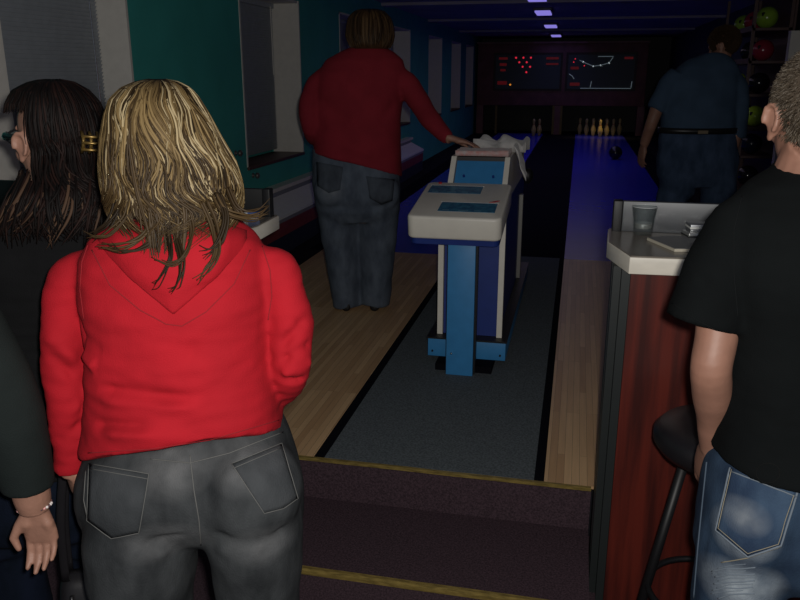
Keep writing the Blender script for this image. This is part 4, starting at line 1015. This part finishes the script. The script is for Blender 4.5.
for L in (legL,legR): mb.tube([L[-1]+V((0,0,.02)),L[-1],V((L[-1].x,.12,.03))],[.045,.045,.03],n=12)
mb.build('body',M_skin2,pr.root,remesh=.006,sm_it=2); eyes(T,HR,pr.root)
mb=MB(); mb.hring(tors,n=44); mb.tube(slL,rl,n=18,smooth=3); mb.tube(slR,rr,n=18,smooth=3)
mb.build('shirt',mat('navy_shirt',(.05,.085,.14,1),.9,spec=.2,noise_amt=.2,noise_scale=9),pr.root,remesh=.012,sm_it=3,disp=dsum(noisefn(8,.010,(1,1,1.4),71)))
mb=MB(); mb.hring(hips,n=44); mb.tube(legL,lr,n=20,smooth=3); mb.tube(legR,lr,n=20,smooth=3)
jn=mb.build('jeans',denim('dark_denim',(.055,.085,.15,1),(.03,.05,.09,1),(.2,.2,.2,1),(),120),pr.root,remesh=.013,sm_it=3,disp=dsum(noisefn(8,.008,(1,1,1.4),81)))
bl=[pr.ring(130,659,736,.150)]; r1=bl[0]; M_belt=mat('black_belt',(.01,.01,.01,1),.4)
mb=MB(); R=[]
for dz_,g in ((-.02,0),(-.02,.006),(.02,.006),(.02,0)):
    R.append([V((r1[0]+(r1[3]+g)*math.cos(2*math.pi*k/48),(r1[4]+g)*math.sin(2*math.pi*k/48),r1[2]+dz_)) for k in range(48)])
blt=mb.rings(R).build('belt',M_belt,pr.root,smooth=True)
q0=pr.p(703,132,-.158); MB().box((q0.x-.035,q0.y-.004,q0.z-.012),(q0.x+.035,q0.y+.006,q0.z+.010)).build('belt_tag',mat('tan_tag',(.18,.14,.09,1),.6),blt)
q1=pr.p(727,170,.03); MB().tube([V((.036*math.cos(a),.030*math.sin(a),0)) for a in [2*math.pi*k/24 for k in range(25)]],.007,n=8,ref=(0,0,1)).build('watch',M_silver,pr.root,smooth=True,loc=q1)
for L in (legL,legR): shoe(pr.root,L[-1],0,M_black)
mb=MB(); tufts(mb,T,HR,1,9000,.016,DB[1:2]+DB[3:],9,zmin=-.07,back=.06,w=.0042); mb.build('hair',M_hair,pr.root,smooth=True)

# ================= dark haired woman with glasses
pr = Person('dark',48,300,1.80,0,'dark haired woman in black top with gold hair clip and glasses, facing left')
R_=pr.ring
tors=[R_(196,25,85,.07,cy=.0),R_(206,2,104,.095),R_(222,-22,120,.115),R_(250,-32,128,.13),R_(300,-28,124,.14),R_(350,-22,118,.14),R_(400,-26,122,.15),R_(440,-32,128,.16),R_(455,-32,128,.16)]
armL,rL=pr.limb([(-12,226,0,20),(-36,260,.02,21),(-44,310,.04,19),(-38,345,.06,17),(-30,330,.20,15),(-20,290,.28,13)])
armR,rR=pr.limb([(104,226,0,20),(122,260,0,20),(126,310,-.0,18),(122,350,.0,16),(112,372,.10,14),(92,380,.22,12)])
hips=[R_(440,-30,126,.13),R_(465,-36,130,.16),R_(495,-38,132,.165),R_(515,-36,130,.15),R_(525,-28,122,.11)]
legL=[pr.p(5,495),pr.p(3,540),V((pr.p(4,500).x,0,.46)),V((pr.p(4,500).x,0,.04))]; legR=[pr.p(88,495),pr.p(90,540),V((pr.p(88,500).x,0,.46)),V((pr.p(88,500).x,0,.04))]
lr=[.105,.10,.075,.078]
mb=MB(); hc=pr.p(54,140,.0); HR=rotm(yaw=.90,pitch=-.03); T=head(mb,hc,HR,1.0)
mb.tube([hc+V((0,0,-.05)),pr.p(54,190,.0),pr.p(55,210,.0)],[.052,.052,.07],n=18)
mb.hring(shrink(tors,.016)); mb.hring(shrink(hips,.016)); mb.tube(armL,[r-.012 for r in rL],n=14,smooth=3); mb.tube(armR,[r-.012 for r in rR],n=14,smooth=3)
mb.tube(legL,[r-.018 for r in lr],n=16,smooth=3); mb.tube(legR,[r-.018 for r in lr],n=16,smooth=3)
hand(mb,armL[-1],(-.2,.9,.3),(.2,0,-1),(1,0,0),L=.165,curl=.8); hand(mb,armR[-1],(-.9,.3,0),(0,0,-1),(0,1,0),L=.165,curl=.8)
for L in (legL,legR): mb.tube([L[-1]+V((0,0,.02)),L[-1],V((L[-1].x,.11,.03))],[.04,.04,.03],n=12)
mb.build('body',M_skin,pr.root,remesh=.0045,sm_it=2); eyes(T,HR,pr.root)
mb=MB(); mb.hring(tors,n=44); mb.tube(armL,rL,n=18,smooth=3); mb.tube(armR,rR,n=18,smooth=3)
M_btop=mat('black_knit',(.006,.006,.007,1),.9,spec=.2,noise_amt=.25,noise_scale=14,bump=.3,bump_scale=300)
mb.build('black_top',M_btop,pr.root,remesh=.008,sm_it=4,disp=dsum(noisefn(9,.005,(1,1,1.5),91),noisefn(14,.004,(.6,.6,4),95)))
mb=MB(); mb.hring(hips,n=40); mb.tube(legL,lr,n=18,smooth=3); mb.tube(legR,lr,n=18,smooth=3)
mb.build('jeans',denim('navy_denim',(.006,.010,.024,1),(.003,.006,.013,1),(.1,.1,.1,1),()),pr.root,remesh=.009,sm_it=4,disp=dsum(noisefn(9,.005,(1,1,1.5),97)))
for L in (legL,legR): shoe(pr.root,L[-1],.6,M_black)
# glasses
gf=MB(); 
for sx in (-1,1):
    pts=[T((sx*.033+.025*math.cos(a),.100,.006+.017*math.sin(a))) for a in [2*math.pi*k/20 for k in range(21)]]
    gf.tube(pts,.0028,n=8,ref=HR@V((0,1,0)))
    gf.tube([T((sx*.058,.100,.010)),T((sx*.074,.07,.012)),T((sx*.080,.0,.012)),T((sx*.078,-.015,-.004))],[.011,.0075,.003,.002],n=8)
gf.tube([T((-.009,.101,.010)),T((.009,.101,.010))],.0022,n=8)
gls=gf.build('glasses',mat('dark_frame',(.012,.012,.014,1),.2),pr.root,smooth=True)
for sx in (-1,1):
    pts=[(sx*.033+.024*math.cos(a),.006+.016*math.sin(a)) for a in [2*math.pi*k/20 for k in range(20)]]
    MB().add([T((x,.1005,z)) for x,z in pts]+[T((x,.0995,z)) for x,z in pts],[tuple(range(20)),tuple(range(20,40))[::-1]]+[(i,(i+1)%20,(i+1)%20+20,i+20) for i in range(20)]).build('lens',mat('lens_dark',(.05,.06,.06,1),.05),gls)
# hair: smooth crown drawn back to the clip, long loose below
EV=env(pr,[(79,48,58,.02,.0),(83,32,72,.06,.0),(91,19,84,.09,.0),(103,12,94,.105,.0),(118,9,100,.112,.0),(134,11,104,.112,.0),(150,18,105,.105,.0),(168,22,106,.10,-.02),(186,16,109,.10,-.05),(205,6,112,.105,-.06),(222,0,112,.105,-.06),(240,-4,114,.10,-.06)])
mb=MB(); BKH=[(.006,.0038,.0034),(.009,.0052,.0045),(.0045,.0034,.0032),(.016,.0075,.006)]
# underlayer open at the face (face looks to -x): angles from -60deg to 200deg around viewer side
# open face side: keep viewer side and right side
shell(EV[:7],(-.12,3.4),.03,44,(.005,.0034,.0033,1),mb); shell(EV[6:10],(-.22,2.6),.03,40,(.005,.0034,.0033,1),mb)
shell(EV[:3],(-1.6,-.05),.03,20,(.005,.0034,.0033,1),mb); locks(mb,EV,700,(-.08,3.3),(.0,.15),(.45,.62),.0028,BKH,(-.001,.004),.25,16,seed=31); locks(mb,EV,380,(-1.6,-.02),(.0,.15),(.20,.33),.0028,BKH,(-.002,.004),.12,12,seed=32)
locks(mb,EV,520,(-.12,2.4),(.45,.65),(.80,.97),.0028,BKH,(.0,.014),.6,12,seed=33,sway=.9)
locks(mb,EV,160,(-.7,1.6),(.6,.75),(.86,1.0),.003,BKH+[(.07,.04,.025)],(.008,.02),.6,12,seed=35)
mb.build('hair',M_hair_dark,pr.root,smooth=True)
# claw clip, dark gold lattice
cp=pr.p(93,142,-.095); cl=empty('hair_clip_tmp'); bpy.data.objects.remove(cl)
mc=MB(); M_clip=mat('gold_clip',(.22,.14,.04,1),.35,metal=.7)
for k in range(4):
    x=-.026+.0175*k; mc.tube([(x,.0,-.030),(x,-.018,-.012),(x,-.020,.008),(x,.0,.026)],[.0042]*4,[.003]*4,n=8)
for z,y in ((-.020,-.013),(-.002,-.021),(.014,-.016)): mc.tube([(-.030,y,z),(.0,y-.004,z),(.030,y,z)],.0040,n=8)
clp=mc.build('hair_clip',M_clip,pr.root,smooth=True,loc=cp); clp.rotation_euler=(0,.1,.6); clp.scale=(.9,.9,.82)

# ================= person at the left edge with the bracelet
pr = Person('edge',-170,400,1.36,0,'person at left edge in dark green sleeve, bracelet on the hanging hand')
R_=pr.ring
tors=[R_(205,-205,-135,.075,cy=.01),R_(222,-240,-100,.10),R_(245,-262,-78,.12),R_(300,-268,-72,.14),R_(360,-262,-78,.145),R_(420,-266,-74,.155),R_(470,-272,-68,.16),R_(480,-272,-68,.16)]
slv,rs=pr.limb([(-84,258,0,30),(-60,290,0,36),(-36,330,0,39),(-12,372,-.01,38),(6,412,-.01,35),(18,445,.0,30),(28,486,.01,25)])
armR,rR=pr.limb([(-84,258,0,22),(-36,330,0,28),(6,412,-.01,26),(22,455,0,21),(31,492,.01,18),(35,508,.015,15.5)])
cx=pr.p(-170,300).x
hips=[R_(460,-268,-72,.13),R_(490,-276,-66,.165),R_(530,-278,-64,.17),R_(560,-272,-70,.14)]
def zz(px,z): return V((pr.p(px,480).x,0,z))
legL=[pr.p(-222,520),zz(-222,.56),zz(-220,.42),zz(-218,.04)]; legR=[pr.p(-122,520),zz(-122,.56),zz(-124,.42),zz(-126,.04)]
lr=[.11,.10,.078,.08]
mb=MB(); hc=pr.p(-170,125,.03); HR=rotm(); T=head(mb,hc,HR,1)
mb.tube([hc+V((0,-.02,-.05)),pr.p(-170,195,.01),pr.p(-170,220,0)],[.055,.055,.075],n=18)
mb.hring(shrink(tors,.016)); mb.hring(shrink(hips,.016)); mb.tube(armR,rR,n=20,smooth=4)
mb.tube([V((2*cx-q.x,q.y,q.z)) for q in armR],rR,n=16,smooth=3)
mb.tube(legL,[r-.018 for r in lr],n=16,smooth=3); mb.tube(legR,[r-.018 for r in lr],n=16,smooth=3)
w=pr.p(35,507,.015); hand(mb,w,(.02,.10,-1),(0,-1,-.05),(-1,0,0),L=.148,curl=.95,thumb=.3)
w2=V((2*cx-w.x,w.y,w.z)); hand(mb,w2,(.0,.05,-1),(1,0,0),(0,1,0),L=.148,curl=.8)
for L in (legL,legR): mb.tube([L[-1]+V((0,0,.02)),L[-1],V((L[-1].x,.11,.03))],[.04,.04,.03],n=12)
mb.build('body',M_skin,pr.root,remesh=.0034,sm_it=2); eyes(T,HR,pr.root)
mb=MB(); mb.hring(tors,n=44); mb.tube(slv,rs,n=26,smooth=4); mb.tube([V((2*cx-q.x,q.y,q.z)) for q in slv],rs,n=22,smooth=3)
M_gtop=mat('dark_green_jersey',(.0125,.0175,.017,1),.9,spec=.2,noise_amt=.2,noise_scale=12,bump=.3,bump_scale=400)
mb.build('jersey_top',M_gtop,pr.root,remesh=.007,sm_it=4,disp=dsum(noisefn(9,.003,(1,1,1.4),101)))
mb=MB(); mb.hring(hips,n=40); mb.tube(legL,lr,n=18,smooth=3); mb.tube(legR,lr,n=18,smooth=3)
mb.build('trousers',mat('black_trousers',(.007,.007,.009,1),.9,spec=.2),pr.root,remesh=.010,sm_it=3)
for L in (legL,legR): shoe(pr.root,L[-1],0,M_black)
# bracelet of small beads
br_=empty('bracelet_tmp'); bpy.data.objects.remove(br_)
bw=pr.p(34.5,506,.012); mb=MB(); RB=(.0315,.0235)
mb.tube([V((RB[0]*math.cos(a),RB[1]*math.sin(a),.004*math.cos(a))) for a in [2*math.pi*k/40 for k in range(41)]],.0018,n=8,ref=(0,0,1))
bra=mb.build('bracelet',M_silver,pr.root,smooth=True,loc=bw)
bead_me=None; cols=[mat('bead_pink',(.70,.35,.33,1),.3),mat('bead_white',(.75,.70,.68,1),.3),mat('bead_dark',(.08,.04,.05,1),.3)]
for k in range(30):
    a=2*math.pi*k/30; MB().ell((RB[0]*1.03*math.cos(a),RB[1]*1.04*math.sin(a),.004*math.cos(a)),(.0030,.0030,.0030),n=10,m=6).build('bead',cols[(k*7)%3 if k%4 else 1],bra,smooth=True)
tors_top=hc
EV=[(hc.x,hc.y-.0,hc.z+.125,.02,.02),(hc.x,hc.y-.01,hc.z+.11,.06,.07),(hc.x,hc.y-.015,hc.z+.07,.085,.10),(hc.x,hc.y-.02,hc.z+.02,.092,.105),(hc.x,hc.y-.03,hc.z-.05,.09,.10),(hc.x,hc.y-.04,hc.z-.12,.085,.08)]
mb=MB(); shell(EV,(-2,2),.03,36,(.05,.03,.02,1),mb); locks(mb,EV,150,(-2,2),(0,.2),(.8,1),.006,DB,(0,.01),.2,9,seed=41)
mb.build('hair',M_hair,pr.root,smooth=True)


UV_E=5.5; HAZE_FILL_E=10; PIN_E=1.1; FLASH_E=104; WORLD_E=.11
# ------------------------------------------------------------------ CEILING LAMPS, LIGHT, CAMERA
lampw = ['nearest of the violet ceiling lamps in a row','second violet ceiling lamp in the row','third violet ceiling lamp in the row','farthest violet ceiling lamp above the pinsetter']
for i,(x,y) in enumerate(((-.53,9.2),(-.55,11.4),(-.565,14.6),(-.58,18.2))):
    if i==0: 
        pass
    r=empty('ceiling_lamp',(x,y,2.5)); tag(r,lampw[i],'lamp','violet lamps along the ceiling')
    MB().box((-.12,-.36,-.035),(.12,.36,0)).build('lamp_housing',mat('lamp_grey',(.10,.10,.14,1),.5),r,bevel=.004)
    MB().box((-.10,-.33,-.055),(.10,.33,-.034)).build('lamp_diffuser',M_lamp,r)
def area(name,loc,rot,size,col,e,sy=None):
    l=bpy.data.lights.new(name,'AREA'); l.shape='RECTANGLE'; l.size=size; l.size_y=sy or size; l.color=col; l.energy=e; l.spread=math.radians(105)
    o=bpy.data.objects.new(name,l); COL.objects.link(o); o.location=loc; o.rotation_euler=rot; return o
area('lamp_glow',(-.5,10.4,2.38),(0,0,0),1.0,(.24,.22,1),UV_E,7.0)
area('lamp_glow_far',(-.5,15.5,2.38),(0,0,0),1.2,(.24,.22,1),UV_E*1.2,7.0)
o_=area('haze_fill',(-.2,12.0,2.36),(0,0,0),1.5,(.62,.52,.62),HAZE_FILL_E,9.0); o_.data.spread=math.pi  # added fill with no fixture behind it, lifts the dark far end like haze
area('pin_light',(.5,18.35,.93),(0,0,0),1.3,(1,.72,.35),PIN_E,.12)
# camera flash, just beside and above the lens
fl=bpy.data.lights.new('camera_flash','SPOT'); fl.energy=FLASH_E; fl.color=(1,.97,.92); fl.shadow_soft_size=.018; fl.spot_size=math.radians(115); fl.spot_blend=.7
fo=bpy.data.objects.new('camera_flash',fl); COL.objects.link(fo); fo.location=h2w((.035,0.0,H+.035)); fo.rotation_euler=(math.pi/2-PITCH,0,YAW)
w=bpy.data.worlds.new('World'); S.world=w; w.use_nodes=True
bg=w.node_tree.nodes['Background']; bg.inputs['Color'].default_value=(.72,.80,1,1); bg.inputs['Strength'].default_value=WORLD_E
cam=bpy.data.cameras.new('Camera'); cam.sensor_width=36; cam.lens=F*36/800; cam.clip_start=.05; cam.clip_end=100
co=bpy.data.objects.new('Camera',cam); COL.objects.link(co); co.location=(0,0,H); co.rotation_euler=(math.pi/2-PITCH,0,YAW); S.camera=co
S.view_settings.view_transform='Standard'; S.view_settings.look='None'; S.view_settings.gamma=1; S.view_settings.use_curve_mapping=False
S.view_settings.exposure=0
